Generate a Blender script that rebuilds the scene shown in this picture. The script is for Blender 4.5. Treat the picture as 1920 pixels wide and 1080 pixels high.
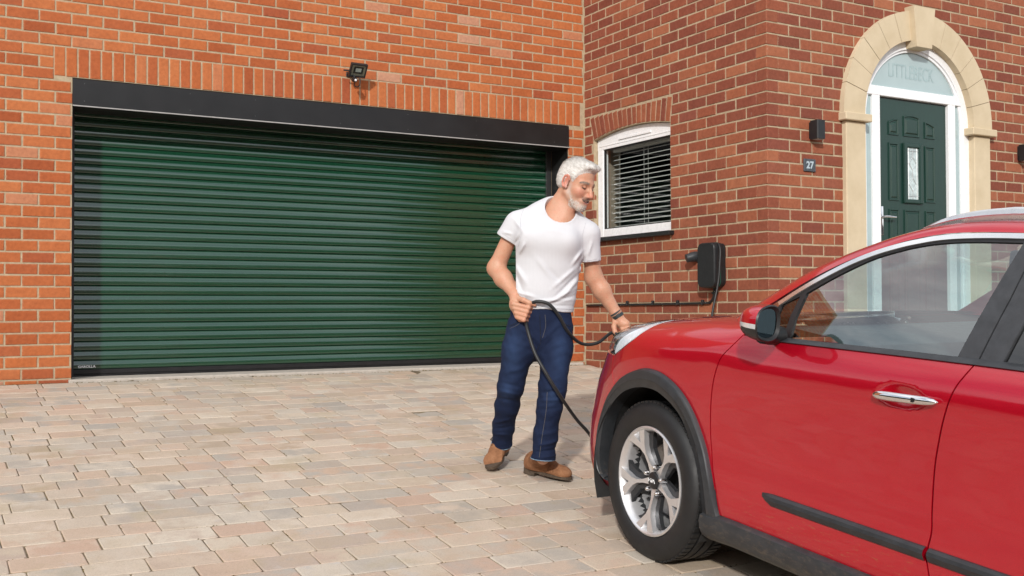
import bpy, bmesh, math, random
import numpy as np
from mathutils import Vector, Matrix
from mathutils.geometry import delaunay_2d_cdt
for o in list(bpy.data.objects): bpy.data.objects.remove(o)
SC = bpy.context.scene
COL = SC.collection
random.seed(7); RNG = np.random.default_rng(7)
R_ = math.radians
# ---------------------------------------------------------------- camera
CAM = np.array([-0.97868, -8.22556, 0.40676]); FPX = 2011.77
YAW, PIT, ROL = R_(29.9294), R_(1.1016), R_(-0.2178)
_F = np.array([math.sin(YAW)*math.cos(PIT), math.cos(YAW)*math.cos(PIT), math.sin(PIT)])
_R = np.array([math.cos(YAW), -math.sin(YAW), 0.0]); _U = np.cross(_R, _F)
_R2 = _R*math.cos(ROL) + _U*math.sin(ROL); _U2 = -_R*math.sin(ROL) + _U*math.cos(ROL)
cd = bpy.data.cameras.new('camera'); cam = bpy.data.objects.new('camera', cd); COL.objects.link(cam)
cd.sensor_width = 36; cd.lens = FPX/1920*36; cd.clip_end = 3000; cd.clip_start = .05
M = Matrix.Identity(4)
for i in range(3):
    M[i][0], M[i][1], M[i][2], M[i][3] = _R2[i], _U2[i], -_F[i], CAM[i]
cam.matrix_world = M
SC.camera = cam
SC.render.resolution_x, SC.render.resolution_y = 1024, 576
# ---------------------------------------------------------------- world, sun, exposure
SUN_EL, SUN_AZ = R_(25), R_(219)          # the sun stands behind the photographer's left shoulder
world = bpy.data.worlds.new('World'); SC.world = world; world.use_nodes = True
nt = world.node_tree; nt.nodes.clear()
sky = nt.nodes.new('ShaderNodeTexSky'); sky.sky_type = 'NISHITA'; sky.sun_disc = False
sky.sun_elevation = SUN_EL; sky.sun_rotation = SUN_AZ; sky.air_density = 1.0; sky.dust_density = 2.0; sky.ozone_density = 1.0
bg = nt.nodes.new('ShaderNodeBackground'); bg.inputs[1].default_value = .15
wo = nt.nodes.new('ShaderNodeOutputWorld')
# broken bright cloud over the blue, the same all round
tcw = nt.nodes.new('ShaderNodeTexCoord'); mpw = nt.nodes.new('ShaderNodeMapping'); mpw.inputs['Scale'].default_value = (1, 1, 2.2)
nzw = nt.nodes.new('ShaderNodeTexNoise'); nzw.inputs['Scale'].default_value = 2.3; nzw.inputs['Detail'].default_value = 6; nzw.inputs['Roughness'].default_value = .55
rpw = nt.nodes.new('ShaderNodeValToRGB'); rpw.color_ramp.elements[0].position = .34; rpw.color_ramp.elements[1].position = .60
mxw = nt.nodes.new('ShaderNodeMix'); mxw.data_type = 'RGBA'; mxw.inputs[7].default_value = (7.6, 7.7, 7.9, 1)
nt.links.new(tcw.outputs['Generated'], mpw.inputs[0]); nt.links.new(mpw.outputs[0], nzw.inputs['Vector']); nt.links.new(nzw.outputs['Fac'], rpw.inputs[0])
nt.links.new(rpw.outputs[0], mxw.inputs[0]); nt.links.new(sky.outputs[0], mxw.inputs[6])
nt.links.new(mxw.outputs[2], bg.inputs[0]); nt.links.new(bg.outputs[0], wo.inputs[0])
sl = bpy.data.lights.new('sun', 'SUN'); sl.energy = 2.8; sl.angle = R_(2.5); sl.color = (1, .965, .92)
sun = bpy.data.objects.new('sun', sl); COL.objects.link(sun)
sun.location = (-12, -14, 12)
_s = Vector((math.sin(SUN_AZ)*math.cos(SUN_EL), math.cos(SUN_AZ)*math.cos(SUN_EL), math.sin(SUN_EL)))
sun.rotation_euler = (-_s).to_track_quat('-Z', 'Y').to_euler()
vs = SC.view_settings
vs.view_transform = 'Standard'; vs.look = 'None'; vs.gamma = 1; vs.use_curve_mapping = False
vs.exposure = 0.2
# ---------------------------------------------------------------- helpers
def project(p):
    d = np.asarray(p, float) - CAM; z = d @ _F
    return 960 + FPX*(d @ _R2)/z, 540 - FPX*(d @ _U2)/z, z
GZ0, GSL = -.10, .117
def gz(y): return GZ0 + GSL*y if y > -9 else GZ0 - GSL*9
def tag(o, label=None, cat=None, group=None, kind=None):
    if label: o['label'] = label
    if cat: o['category'] = cat
    if group: o['group'] = group
    if kind: o['kind'] = kind
    return o
def link(o, parent=None):
    COL.objects.link(o)
    if parent is not None: o.parent = parent
    return o
def thing(name, label, cat, loc=(0, 0, 0), rot=None, mat4=None, group=None):
    o = bpy.data.objects.new(name, None); COL.objects.link(o); o.empty_display_size = .1
    if mat4 is not None: o.matrix_world = mat4
    else:
        o.location = loc
        if rot: o.rotation_euler = rot
    return tag(o, label, cat, group)
def mesh_obj(name, me, mat=None, parent=None, smooth=False):
    if mat is not None and not me.materials: me.materials.append(mat)
    if smooth:
        for p in me.polygons: p.use_smooth = True
    o = bpy.data.objects.new(name, me)
    return link(o, parent)
def pymesh(name, V, F, mat=None, parent=None, smooth=False):
    me = bpy.data.meshes.new(name)
    me.from_pydata([tuple(map(float, v)) for v in V], [], [tuple(int(i) for i in f) for f in F])
    me.update()
    return mesh_obj(name, me, mat, parent, smooth)
class MB:
    """collects simple solids, then links them as one mesh object"""
    def __init__(s): s.bm = bmesh.new()
    def box(s, a, b, bev=0, seg=1, M=None):
        a, b = np.minimum(a, b), np.maximum(a, b)
        r = bmesh.ops.create_cube(s.bm, size=1)
        vs_ = r['verts']
        for v in vs_: v.co = Vector([(a[i]+b[i])/2 + v.co[i]*(b[i]-a[i]) for i in range(3)])
        if bev:
            es = list({e for v in vs_ for e in v.link_edges})
            g = bmesh.ops.bevel(s.bm, geom=es, offset=bev, segments=seg, affect='EDGES', profile=.5)
            vs_ = list({v for f in g['faces'] for v in f.verts} | {v for v in vs_ if v.is_valid})
        if M is not None: bmesh.ops.transform(s.bm, matrix=M, verts=[v for v in vs_ if v.is_valid])
        return s
    def tube(s, pts, r, n=10, cap=True):
        pts = [Vector(p) for p in pts]
        rr = r if hasattr(r, '__len__') else [r]*len(pts)
        prev = None; rings = []
        for i, p in enumerate(pts):
            t = (pts[min(i+1, len(pts)-1)] - pts[max(i-1, 0)]).normalized()
            if prev is None:
                prev = t.orthogonal().normalized()
            prev = (prev - t*prev.dot(t)).normalized(); b = t.cross(prev)
            rings.append([s.bm.verts.new(p + (prev*math.cos(2*math.pi*k/n) + b*math.sin(2*math.pi*k/n))*rr[i]) for k in range(n)])
        for A, B in zip(rings, rings[1:]):
            for k in range(n): s.bm.faces.new((A[k], A[(k+1) % n], B[(k+1) % n], B[k]))
        if cap:
            s.bm.faces.new(rings[0][::-1]); s.bm.faces.new(rings[-1])
        return s
    def prism(s, poly, z0, z1, fn=None):
        """poly in 2D extruded from z0 to z1; fn(x,y,z) maps to 3D"""
        fn = fn or (lambda x, y, z: (x, y, z))
        A = [s.bm.verts.new(fn(x, y, z0)) for x, y in poly]; B = [s.bm.verts.new(fn(x, y, z1)) for x, y in poly]
        n = len(poly)
        s.bm.faces.new(A[::-1]); s.bm.faces.new(B)
        for k in range(n): s.bm.faces.new((A[k], A[(k+1) % n], B[(k+1) % n], B[k]))
        return s
    def grid(s, P):
        n, m = len(P), len(P[0])
        V = [[s.bm.verts.new(tuple(map(float, P[i][j]))) for j in range(m)] for i in range(n)]
        for i in range(n-1):
            for j in range(m-1): s.bm.faces.new((V[i][j], V[i+1][j], V[i+1][j+1], V[i][j+1]))
        return s
    def build(s, name, mat=None, parent=None, smooth=False, angle=None, fix=True):
        if fix: bmesh.ops.recalc_face_normals(s.bm, faces=s.bm.faces[:])
        me = bpy.data.meshes.new(name); s.bm.to_mesh(me); s.bm.free()
        o = mesh_obj(name, me, mat, parent, smooth)
        if angle is not None:
            for p in me.polygons: p.use_smooth = True
            me.set_sharp_from_angle(angle=R_(angle))
        return o
def spline(pts, n=10):
    """Catmull-Rom through pts"""
    P = [np.array(p, float) for p in pts]; P = [2*P[0]-P[1]] + P + [2*P[-1]-P[-2]]; out = []
    for i in range(1, len(P)-2):
        for k in range(n):
            t = k/n; a, b, c, d = P[i-1], P[i], P[i+1], P[i+2]
            out.append(.5*(2*b + (c-a)*t + (2*a-5*b+4*c-d)*t*t + (3*b-a-3*c+d)*t**3))
    out.append(P[-2]); return out
def text_mesh(name, s, size, depth, mat, parent, M, align='CENTER', bold=0, sx=1, fit=None):
    c = bpy.data.curves.new(name, 'FONT'); c.body = s; c.size = size; c.extrude = depth; c.align_x = align; c.align_y = 'CENTER'; c.offset = bold
    c.resolution_u = 4
    t = bpy.data.objects.new(name, c); COL.objects.link(t)
    dg = bpy.context.evaluated_depsgraph_get()
    me = bpy.data.meshes.new_from_object(t.evaluated_get(dg)); bpy.data.objects.remove(t)
    me.name = name
    if fit:
        co = np.array([v.co[:] for v in me.vertices]); sp = co.max(0)-co.min(0); ce = (co.max(0)+co.min(0))/2
        me.transform(Matrix.Diagonal((fit[0]/sp[0], fit[1]/sp[1], 1, 1)) @ Matrix.Translation((-ce[0], -ce[1], 0)))
    me.transform(M @ Matrix.Diagonal((sx, 1, 1, 1)))
    me.materials.clear()
    return mesh_obj(name, me, mat, parent)
# ---------------------------------------------------------------- materials
class NT:
    def __init__(s, name):
        s.m = bpy.data.materials.new(name); s.m.use_nodes = True; s.t = s.m.node_tree
        s.t.nodes.clear(); s.out = s.n('ShaderNodeOutputMaterial')
    def n(s, typ, **kw):
        x = s.t.nodes.new(typ)
        for k, v in kw.items():
            if k.startswith('i_'): x.inputs[k[2:].replace('_', ' ')].default_value = v
            else: setattr(x, k, v)
        return x
    def l(s, a, b): s.t.links.new(a, b)
    def pos(s): return s.n('ShaderNodeNewGeometry').outputs['Position']
    def obj(s): return s.n('ShaderNodeTexCoord').outputs['Object']
    def noise(s, scale, detail=4, rough=.6, vec=None, dist=0):
        x = s.n('ShaderNodeTexNoise', i_Scale=scale, i_Detail=detail, i_Roughness=rough, i_Distortion=dist)
        s.l(vec if vec is not None else s.pos(), x.inputs['Vector']); return x.outputs['Fac']
    def vmul(s, vec, v):
        x = s.n('ShaderNodeVectorMath', operation='MULTIPLY'); s.l(vec, x.inputs[0]); x.inputs[1].default_value = v; return x.outputs[0]
    def ramp(s, fac, stops, interp='LINEAR'):
        x = s.n('ShaderNodeValToRGB'); x.color_ramp.interpolation = interp; e = x.color_ramp.elements
        while len(e) < len(stops): e.new(.5)
        for k, (p, c) in zip(e, stops):
            k.position = p; k.color = tuple(c) + (1,) if len(c) == 3 else c
        s.l(fac, x.inputs[0]); return x.outputs[0]
    def mix(s, fac, a, b, mode='MIX'):
        x = s.n('ShaderNodeMix', data_type='RGBA', blend_type=mode)
        for v, i in ((fac, 0), (a, 6), (b, 7)):
            if hasattr(v, 'is_linked') or hasattr(v, 'links'): s.l(v, x.inputs[i])
            else: x.inputs[i].default_value = (tuple(v)+(1,) if hasattr(v, '__len__') and len(v) == 3 else v)
        return x.outputs[2]
    def math(s, op, a, b=0., c=0.):
        x = s.n('ShaderNodeMath', operation=op)
        for i, v in enumerate((a, b, c)):
            if hasattr(v, 'links'): s.l(v, x.inputs[i])
            else: x.inputs[i].default_value = v
        return x.outputs[0]
    def bump(s, h, strength=.3, dist=.01):
        x = s.n('ShaderNodeBump', i_Strength=strength, i_Distance=dist); s.l(h, x.inputs['Height']); return x.outputs[0]
    def pbsdf(s, base, rough=.5, metal=0, spec=.5, coat=0, coatr=.03, normal=None, **kw):
        b = s.n('ShaderNodeBsdfPrincipled')
        for v, k in ((base, 'Base Color'), (rough, 'Roughness')):
            if hasattr(v, 'links'): s.l(v, b.inputs[k])
            else: b.inputs[k].default_value = tuple(v)+(1,) if hasattr(v, '__len__') else v
        b.inputs['Metallic'].default_value = metal; b.inputs['Specular IOR Level'].default_value = spec
        b.inputs['Coat Weight'].default_value = coat; b.inputs['Coat Roughness'].default_value = coatr
        for k, v in kw.items(): b.inputs[k.replace('_', ' ')].default_value = v
        if normal is not None: s.l(normal, b.inputs['Normal'])
        s.l(b.outputs[0], s.out.inputs[0]); s.b = b; return s.m
def plain(name, c, rough=.5, metal=0, spec=.5, coat=0, var=.12, scale=30, bump=0):
    """a single-colour material with slight unevenness"""
    t = NT(name); f = t.noise(scale, 3)
    lo = tuple(x*(1-var) for x in c); hi = tuple(min(1, x*(1+var)) for x in c)
    nm = t.bump(t.noise(scale*6, 3), bump, .002) if bump else None
    rr = t.ramp(t.noise(scale*.7, 3), [(.3, (rough*.85,)*3), (.7, (min(1, rough*1.15),)*3)])
    return t.pbsdf(t.ramp(f, [(.3, lo), (.7, hi)]), rr, metal, spec, coat, normal=nm)
def brick_mat(name, stops, island=False, streak=1.0):
    t = NT(name)
    rnd = t.n('ShaderNodeNewGeometry').outputs['Random Per Island'] if island else t.n('ShaderNodeObjectInfo').outputs['Random']
    base = t.ramp(rnd, stops)
    P = t.pos()
    big = t.noise(9, 5, .65, P); fine = t.noise(160, 4, .7, P); mid = t.noise(38, 4, .6, P)
    c = t.mix(t.ramp(mid, [(.35, (0,)*3), (.75, (.55,)*3)]), base, t.mix(1, base, (.55, .5, .52), 'MULTIPLY'))
    c = t.mix(t.ramp(big, [(.45, (0,)*3), (.8, (.3*streak,)*3)]), c, t.mix(1, base, (1.25, 1.45, 1.6), 'MULTIPLY'))
    c = t.mix(t.ramp(fine, [(.60, (0,)*3), (.78, (.40,)*3)]), c, (.06, .03, .025))
    c = t.mix(t.ramp(t.noise(230, 2, .5, P), [(.72, (0,)*3), (.80, (.5,)*3)]), c, (.62, .45, .36))
    ed = t.n('ShaderNodeAttribute', attribute_name='edge').outputs['Fac']
    sm_ = t.math('SUBTRACT', t.math('ADD', t.math('MULTIPLY', ed, .70), t.noise(48, 5, .75, P)), 1.10)
    c = t.mix(t.ramp(sm_, [(.0, (0,)*3), (.14, (.45,)*3)]), c, (.42, .31, .20))
    c = t.mix(t.ramp(t.noise(1.5, 6, .65, P), [(.55, (0,)*3), (.75, (.35,)*3)]), c, t.mix(1, c, (.55, .5, .48), 'MULTIPLY'))
    c = t.mix(t.ramp(t.noise(7, 6, .8, t.vmul(P, (1, 1, .6))), [(.68, (0,)*3), (.80, (.55,)*3)]), c, (.55, .44, .36))
    nm = t.bump(t.math('ADD', t.math('MULTIPLY', fine, .6), mid), .35, .003)
    return t.pbsdf(c, .88, 0, .25, normal=nm)
G_ST = [(0, (.33, .080, .028)), (.16, (.46, .135, .043)), (.34, (.40, .105, .036)), (.5, (.49, .160, .056)), (.66, (.43, .120, .040)), (.8, (.34, .085, .036)), (.95, (.47, .150, .054)), (1, (.50, .26, .165))]
H_ST = [(0, (.195, .058, .035)), (.16, (.285, .085, .044)), (.34, (.215, .060, .036)), (.5, (.33, .108, .052)), (.64, (.20, .057, .036)), (.78, (.265, .077, .042)), (.9, (.36, .128, .063)), (1, (.235, .070, .045))]
M_BG, M_BGi = brick_mat('garage_brick', G_ST), brick_mat('garage_brick_mass', G_ST, True)
M_BH, M_BHi = brick_mat('house_brick', H_ST), brick_mat('house_brick_mass', H_ST, True)
def mortar_mat(name, a, b):
    t = NT(name); P = t.pos(); f = t.noise(22, 5, .6, P); g = t.noise(220, 3, .7, P)
    c = t.ramp(f, [(.3, a), (.7, b)])
    c = t.mix(t.ramp(g, [(.62, (0,)*3), (.75, (.5,)*3)]), c, (.2, .15, .1))
    return t.pbsdf(c, .95, 0, .15, normal=t.bump(g, .5, .003))
M_MORT = mortar_mat('mortar', (.34, .265, .175), (.48, .385, .26))
def paver_mat(name, island=False):
    t = NT(name)
    rnd = t.n('ShaderNodeNewGeometry').outputs['Random Per Island'] if island else t.n('ShaderNodeObjectInfo').outputs['Random']
    P = t.pos()
    st = [(0, (.42, .335, .25)), (.12, (.55, .47, .38)), (.24, (.53, .395, .295)), (.36, (.42, .38, .325)), (.5, (.61, .535, .435)), (.62, (.53, .375, .28)), (.74, (.40, .37, .325)), (.86, (.58, .495, .39)), (1, (.47, .365, .27))]
    a = t.ramp(rnd, st); r2 = t.math('FRACT', t.math('MULTIPLY', rnd, 7.31)); b = t.ramp(r2, st)
    off = t.n('ShaderNodeCombineXYZ'); t.l(t.math('MULTIPLY', rnd, 40.), off.inputs[0]); t.l(t.math('MULTIPLY', r2, 40.), off.inputs[1])
    av = t.n('ShaderNodeVectorMath', operation='ADD'); t.l(P, av.inputs[0]); t.l(off.outputs[0], av.inputs[1]); V = av.outputs[0]
    blend = t.noise(6.5, 3, .6, V); c = t.mix(t.ramp(blend, [(.42, (0,)*3), (.62, (1,)*3)]), a, b)
    c = t.mix(t.ramp(t.noise(7, 4, .6, V), [(.62, (0,)*3), (.74, (.6,)*3)]), c, (.50, .475, .45))
    c = t.mix(t.ramp(t.noise(5, 5, .7, V), [(.66, (0,)*3), (.76, (.4,)*3)]), c, (.34, .33, .31))
    c = t.mix(t.ramp(t.noise(3.2, 5, .65, P), [(.56, (0,)*3), (.70, (.42,)*3)]), c, (.40, .33, .20))
    fine = t.noise(170, 5, .75, P)
    c = t.mix(t.ramp(fine, [(.3, (.45,)*3), (.52, (0,)*3)]), c, (.20, .165, .125))
    c = t.mix(t.ramp(t.noise(1.1, 6, .7, P), [(.50, (0,)*3), (.72, (.35,)*3)]), c, t.mix(1, c, (.66, .60, .52), 'MULTIPLY'))
    c = t.mix(t.ramp(t.noise(420, 2, .5, P), [(.68, (0,)*3), (.76, (.45,)*3)]), c, (.62, .58, .52))
    nm = t.bump(t.math('ADD', fine, t.noise(45, 3, .6, P)), .35, .004)
    return t.pbsdf(c, .9, 0, .2, normal=nm)
M_PAV, M_PAVi = paver_mat('paver'), paver_mat('paver_mass', True)
def sand_mat():
    t = NT('joint_sand'); P = t.pos(); f = t.noise(14, 5, .7, P)
    c = t.ramp(f, [(.35, (.11, .085, .06)), (.55, (.20, .155, .10)), (.68, (.20, .165, .07)), (.75, (.13, .12, .045))])
    return t.pbsdf(c, .95, 0, .1, normal=t.bump(t.noise(300, 3), .6, .004))
M_SAND = sand_mat()
M_UPVC = plain('white_upvc', (.80, .81, .82), .28, var=.03)
M_BLACK = plain('black_plastic', (.012, .012, .013), .42, var=.2)
M_BLACKM = plain('black_trim', (.022, .022, .023), .5, var=.2)
M_DGREY = plain('dark_grey_plastic', (.035, .037, .041), .5, var=.2, bump=.15)
M_CHROME = plain('chrome', (.78, .78, .78), .08, 1, var=.04)
M_RUBBER = plain('rubber', (.018, .018, .018), .7, var=.25)
# ================================================================ walls
XC, LB = 4.53245, 2.39353                 # where the side wall stands; how far the house front stands forward of the garage
SA, WA, SB, WB, ZB = .082, .2148, .08551, .22767, 2.58706
_bm_cache = {}
def brick_me(w, h, d, var, mat):
    key = (round(w*500), round(h*500), round(d*200), var, mat.name)
    if key in _bm_cache: return _bm_cache[key]
    r = random.Random(hash(key[:4]) & 0xffff); j = lambda s=.0012: r.uniform(-s, s)
    c = .0035; V = []
    for y, ins in ((d, 0), (c, 0), (0, c), (-.0004, c+.010)):
        for sx, sz in ((-1, -1), (1, -1), (1, 1), (-1, 1)):
            V.append((sx*(w/2-ins)+j(), y, sz*(h/2-ins)+j()))
    F = [(12, 13, 14, 15)]
    for k in range(4):
        k2 = (k+1) % 4
        F += [(k, k2, 4+k2, 4+k), (4+k, 4+k2, 8+k2, 8+k), (8+k, 8+k2, 12+k2, 12+k)]
    me = bpy.data.meshes.new('brick'); me.from_pydata(V, [], F); me.update(); me.materials.append(mat)
    at = me.attributes.new('edge', 'FLOAT', 'POINT'); at.data.foreach_set('value', [0.]*4+[.5]*4+[1.]*4+[0.]*4)
    _bm_cache[key] = me; return me
class Wall:
    def __init__(s, frame, face): s.fr, s.face, s.B = frame, face, []
    def M(s, u, z, out=0, rot=0): return s.fr @ Matrix.Translation((u, -out, z)) @ Matrix.Rotation(rot, 4, 'Y')
    def add(s, u0, u1, z0, z1, d=.03, rot=0, jit=True):
        if u1-u0 < .02: return
        s.B.append(((u0+u1)/2, (z0+z1)/2, u1-u0, z1-z0, d, rot, jit))
    def finish(s, parent, mat, mati, keep=300):
        rk = []
        for b in s.B:
            u, z, w, h, d, rot, jit = b
            c = [project((s.M(u, z) @ Vector((a*w/2, 0, e*h/2)))[:]) for a, e in ((-1, -1), (1, -1), (1, 1), (-1, 1))]
            ar = 0
            if all(q[2] > .2 for q in c):
                for k in range(4): ar += c[k][0]*c[(k+1) % 4][1] - c[(k+1) % 4][0]*c[k][1]
                ar = abs(ar)/2
                mx = sum(q[0] for q in c)/4; my = sum(q[1] for q in c)/4
                if not (-12 < mx < 1932 and -8 < my < 1085): ar *= .001
            rk.append(ar)
        order = sorted(range(len(s.B)), key=lambda i: -rk[i])
        V, F = [], []
        for n, i in enumerate(order):
            u, z, w, h, d, rot, jit = s.B[i]
            me = brick_me(w, h, d, random.randrange(3), mat)
            M = s.M(u + (random.gauss(0, .0008) if jit else 0), z, random.gauss(0, .0010) if jit else 0, rot + (random.gauss(0, .004) if jit else 0))
            if n < keep and rk[i] > 1:
                o = bpy.data.objects.new('brick', me); o.matrix_local = M; link(o, parent)
            else:
                b = len(V); V += [tuple(M @ v.co) for v in me.vertices]; F += [tuple(b+k for k in p.vertices) for p in me.polygons]
        if V:
            o = pymesh('brickwork', V, F, mati, parent); tag(o, kind='stuff')
            at = o.data.attributes.new('edge', 'FLOAT', 'POINT'); at.data.foreach_set('value', ([0.]*4+[.5]*4+[1.]*4+[0.]*4)*(len(V)//16))
JN = .0106
def course_bricks(wall, z0, h, start, pitch, u_min, u_max, holes):
    """one course; holes = [(u0,u1)] gaps; start = position of one joint"""
    k0 = math.floor((u_min-start)/pitch)-1
    u = start + k0*pitch
    while u < u_max:
        segs = [(max(u, u_min), min(u+pitch-JN, u_max))]
        for a, b in holes:
            nx = []
            for p, q in segs:
                if b <= p or a >= q: nx.append((p, q))
                else:
                    if a-JN*.3 > p: nx.append((p, a))
                    if b+JN*.3 < q: nx.append((b, q))
            segs = nx
        for p, q in segs:
            if q-p > .03: wall.add(p, q, z0, z0+h-JN)
        u += pitch
# ---------------------------------------------------------------- garage
garage = thing('garage', 'orange brick garage with wide green roller shutter door', 'garage', (0, 0, 0))
OX0, OX1, ZT = .12, 4.36, 2.073          # door opening
wallA = MB()
def mort(mb, a, b): mb.box(a, b)
wallA.box((-2.6, .004, -.9), (OX0, .36, 2.080)).box((OX1, .004, -.9), (XC+.02, .36, 2.080)).box((-2.6, .004, 2.080), (XC+.02, .36, 4.6))
gwall = wallA.build('wall', M_MORT, garage)
WAl = Wall(Matrix.Identity(4), 0)
for k in range(-2, 55):
    z0 = k*SA + JN/2
    st = OX0-.005+JN/2 - (WA/2 if k % 2 else 0)
    holes = []
    zm = z0+SA/2
    if zm < 25.3*SA: holes.append((OX0, OX1))
    elif zm < 28*SA-.01: holes.append((-.005, XC+1))
    course_bricks(WAl, z0, SA, st, WA, -2.55, XC-.006, holes)
u = 0.0
while u < XC-.05:
    WAl.add(u, min(u+.0803-.009, XC-.008), 2.0835, 2.291); u += .0803
for z in (22, 23, 24): pass
WAl.finish(gwall, M_BG, M_BGi, 300)
# roller shutter
def shutter_mat():
    t = NT('green_shutter_paint'); P = t.pos()
    f = t.noise(3, 4, .6, t.vmul(P, (1, 1, 14)))
    c = t.ramp(f, [(.3, (.003, .040, .018)), (.7, (.005, .050, .023))])
    return t.pbsdf(c, t.ramp(t.noise(7, 4, .6, t.vmul(P, (.4, 1, 40))), [(.3, (.20,)*3), (.7, (.30,)*3)]), 0, .6, coat=1, coatr=.09, Coat_IOR=1.6, normal=t.bump(t.noise(9, 2, .5, t.vmul(P, (.15, 1, 30))), .08, .002))
M_SHUT = shutter_mat()
YD, SP = .313, .0699
sdoor = MB().box((OX0-.02, YD+.03, -.12), (OX1+.02, YD+.05, 2.06)).build('shutter_door', M_BLACK, garage)
prof = [(.002, -.0008), (-.004, .0), (-.0115, .0012), (-.0148, .0035), (-.0162, .008)]
for i in range(5): prof.append((-.0162-.0006*math.sin(math.pi*i/4), .008+.023*(i+1)/5))
for i in range(1, 10):
    a = i/9; prof.append((-.0164+.0160*a**1.5, .031+(SP-.0012-.031)*a))
prof += [(.002, SP-.0009)]
me = None
nsl = 29; zb = -.034
for i in range(nsl):
    z = zb + i*SP
    if me is None:
        mb = MB(); mb.grid([[(x, YD+.012+py, pz) for py, pz in prof] for x in (OX0+.01, 1.6, 3.0, OX1-.01)])
        o = mb.build('slat', M_SHUT, sdoor, angle=60); me = o.data
    else: o = link(bpy.data.objects.new('slat', me), sdoor)
    o.location = (0, random.gauss(0, .0004), z)
mb = MB().box((OX0+.01, YD-.006, -.070), (OX1-.01, YD+.02, zb-.002), .003).box((OX0+.01, YD-.002, -.083), (OX1-.01, YD+.02, -.0715), .002).box((OX0+.01, YD-.004, -.120), (OX1-.01, YD+.02, -.0845), .004)
mb.build('bottom_bar', M_BLACK, sdoor)
text_mesh('lettering', 'GAROLLA', .036, .0006, plain('white_print', (.8, .8, .8), .5), sdoor,
          Matrix.Translation((.270, YD-.0056, -.0135)) @ Matrix.Rotation(R_(90), 4, 'X'), bold=.0016, fit=(.125, .019))
for x in (OX0+.004, OX1-.056):
    MB().box((x, YD-.022, -.12), (x+.052, YD+.025, 1.90), .002).build('guide_rail', M_BLACKM, garage)
M_FASC = plain('black_fascia', (.011, .011, .0115), .36, var=.3, scale=4)
fb = MB().box((OX0, -.010, 1.880), (OX1, .010, 2.0725), .002).box((OX0, .0105, 1.874), (OX1, YD-.03, 1.892)).build('fascia', M_FASC, garage)
MB().box((OX0, -.013, 1.8735), (OX1, -.0105, 1.8815)).build('highlight_trim', plain('highlight_grey', (.35, .34, .33), .5), fb)  # light grey trim that paints in the highlight along the lower edge
M_SCR = plain('screw_grey', (.16, .16, .16), .45, .5)
for x in (.20, .95, 1.45, 2.15, 2.75, 3.4, 4.2):
    for z in (1.915, 2.04):
        MB().tube([(x, -.0095, z), (x, -.0112, z)], .0028, 8).build('screw', M_SCR, fb)
for s, x in ((1, OX1-.001), (-1, OX0+.001)):
    MB().box((x-s*.006, .012, -.10), (x, YD-.03, 1.8735)).build('jamb_lining', M_FASC, garage)
M_CONC = mortar_mat('concrete', (.40, .36, .31), (.52, .47, .41))
MB().box((OX0-.02, -.055, -.35), (OX1+.12, YD+.1, -.0875), .006).build('threshold', M_CONC, garage)
# ---------------------------------------------------------------- house
house = thing('brick_house', 'dark red brick house with arched front door and white side window', 'house', (XC, -LB, 0))
HI = Matrix.Translation((-XC, LB, 0))       # children are written in world coordinates
def hpart(o): o.matrix_parent_inverse = HI; return o
# side wall (faces -x), u runs from the garage corner towards the street
FB = Matrix.Translation((XC, 0, 0)) @ Matrix.Rotation(R_(-90), 4, 'Z')
FC = Matrix.Translation((XC, -LB, 0))
WY0, WY1, WZ0 = .150, 1.262, 1.035          # window opening in u
def arch_z(u):                              # underside of the brick arch
    c = (WY0+WY1)/2; hw = (WY1-WY0)/2; rise = .055; R = (hw*hw+rise*rise)/(2*rise)
    return 1.935 - (R-rise) + math.sqrt(max(0, R*R-(u-c)**2))
VT = 2.150                                  # top of the brick arch
sw = MB()
x0, x1 = XC+.004, XC+.30
sw.box((x0, -WY0, -1.2), (x1, .02, VT)).box((x0, -LB+.012, -1.2), (x1, -WY1, VT)).box((x0, -LB+.012, VT), (x1, .02, 4.6))
sw.box((x0, -WY1, -1.2), (x1, -WY0, WZ0))
N = 16; us = [WY0 + (WY1-WY0)*i/N for i in range(N+1)]
sw.prism([(u, arch_z(u)) for u in us] + [(WY1, VT), (WY0, VT)], 0, .30, lambda u, z, d: (x0+d, -u, z))
side = hpart(sw.build('wall', M_MORT, house))
wB = Wall(FB, 0); wC = Wall(FC, 0)
ACX, ACZ, ARI, ARO = 6.15, 1.90, .643, .876
zr = lambda r: ZB - (r+1)*SB
for r in range(-22, 44):
    z0 = zr(r) + JN/2; zm = z0+SB/2; ev = (r % 2 == 0)
    holes = []
    if zm < WZ0-.005: pass
    elif zm < 1.935: holes = [(WY0, WY1)]
    elif zm < VT:
        t = (zm-1.935)/(VT-1.935); holes = [(WY0-.064*t-.004, WY1+.034*t+.004)]
    st = LB - (0 if ev else WB/2) + JN
    course_bricks(wB, z0, SB, st-20*WB, WB, .004, LB-(WB if ev else WB/2), holes)
    if ev: wB.add(LB-WB+JN, LB, z0, z0+SB-JN, .1085, jit=False)
    ch = []
    if zm < ACZ: ch = [(ACX-.845-XC, ACX+.845-XC)] if zm > 1.86-.02 else [(ACX-.82-XC, ACX+.82-XC)]
    elif zm < ACZ+.845:
        hw = math.sqrt(.845**2-(zm-ACZ)**2); ch = [(ACX-hw-XC, ACX+hw-XC)]
    course_bricks(wC, z0, SB, (WB/2 if ev else 0), WB, (WB/2 if ev else WB), 5.0, ch)
    if not ev: wC.add(0, WB-JN, z0, z0+SB-JN, .1085, jit=False)
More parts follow.
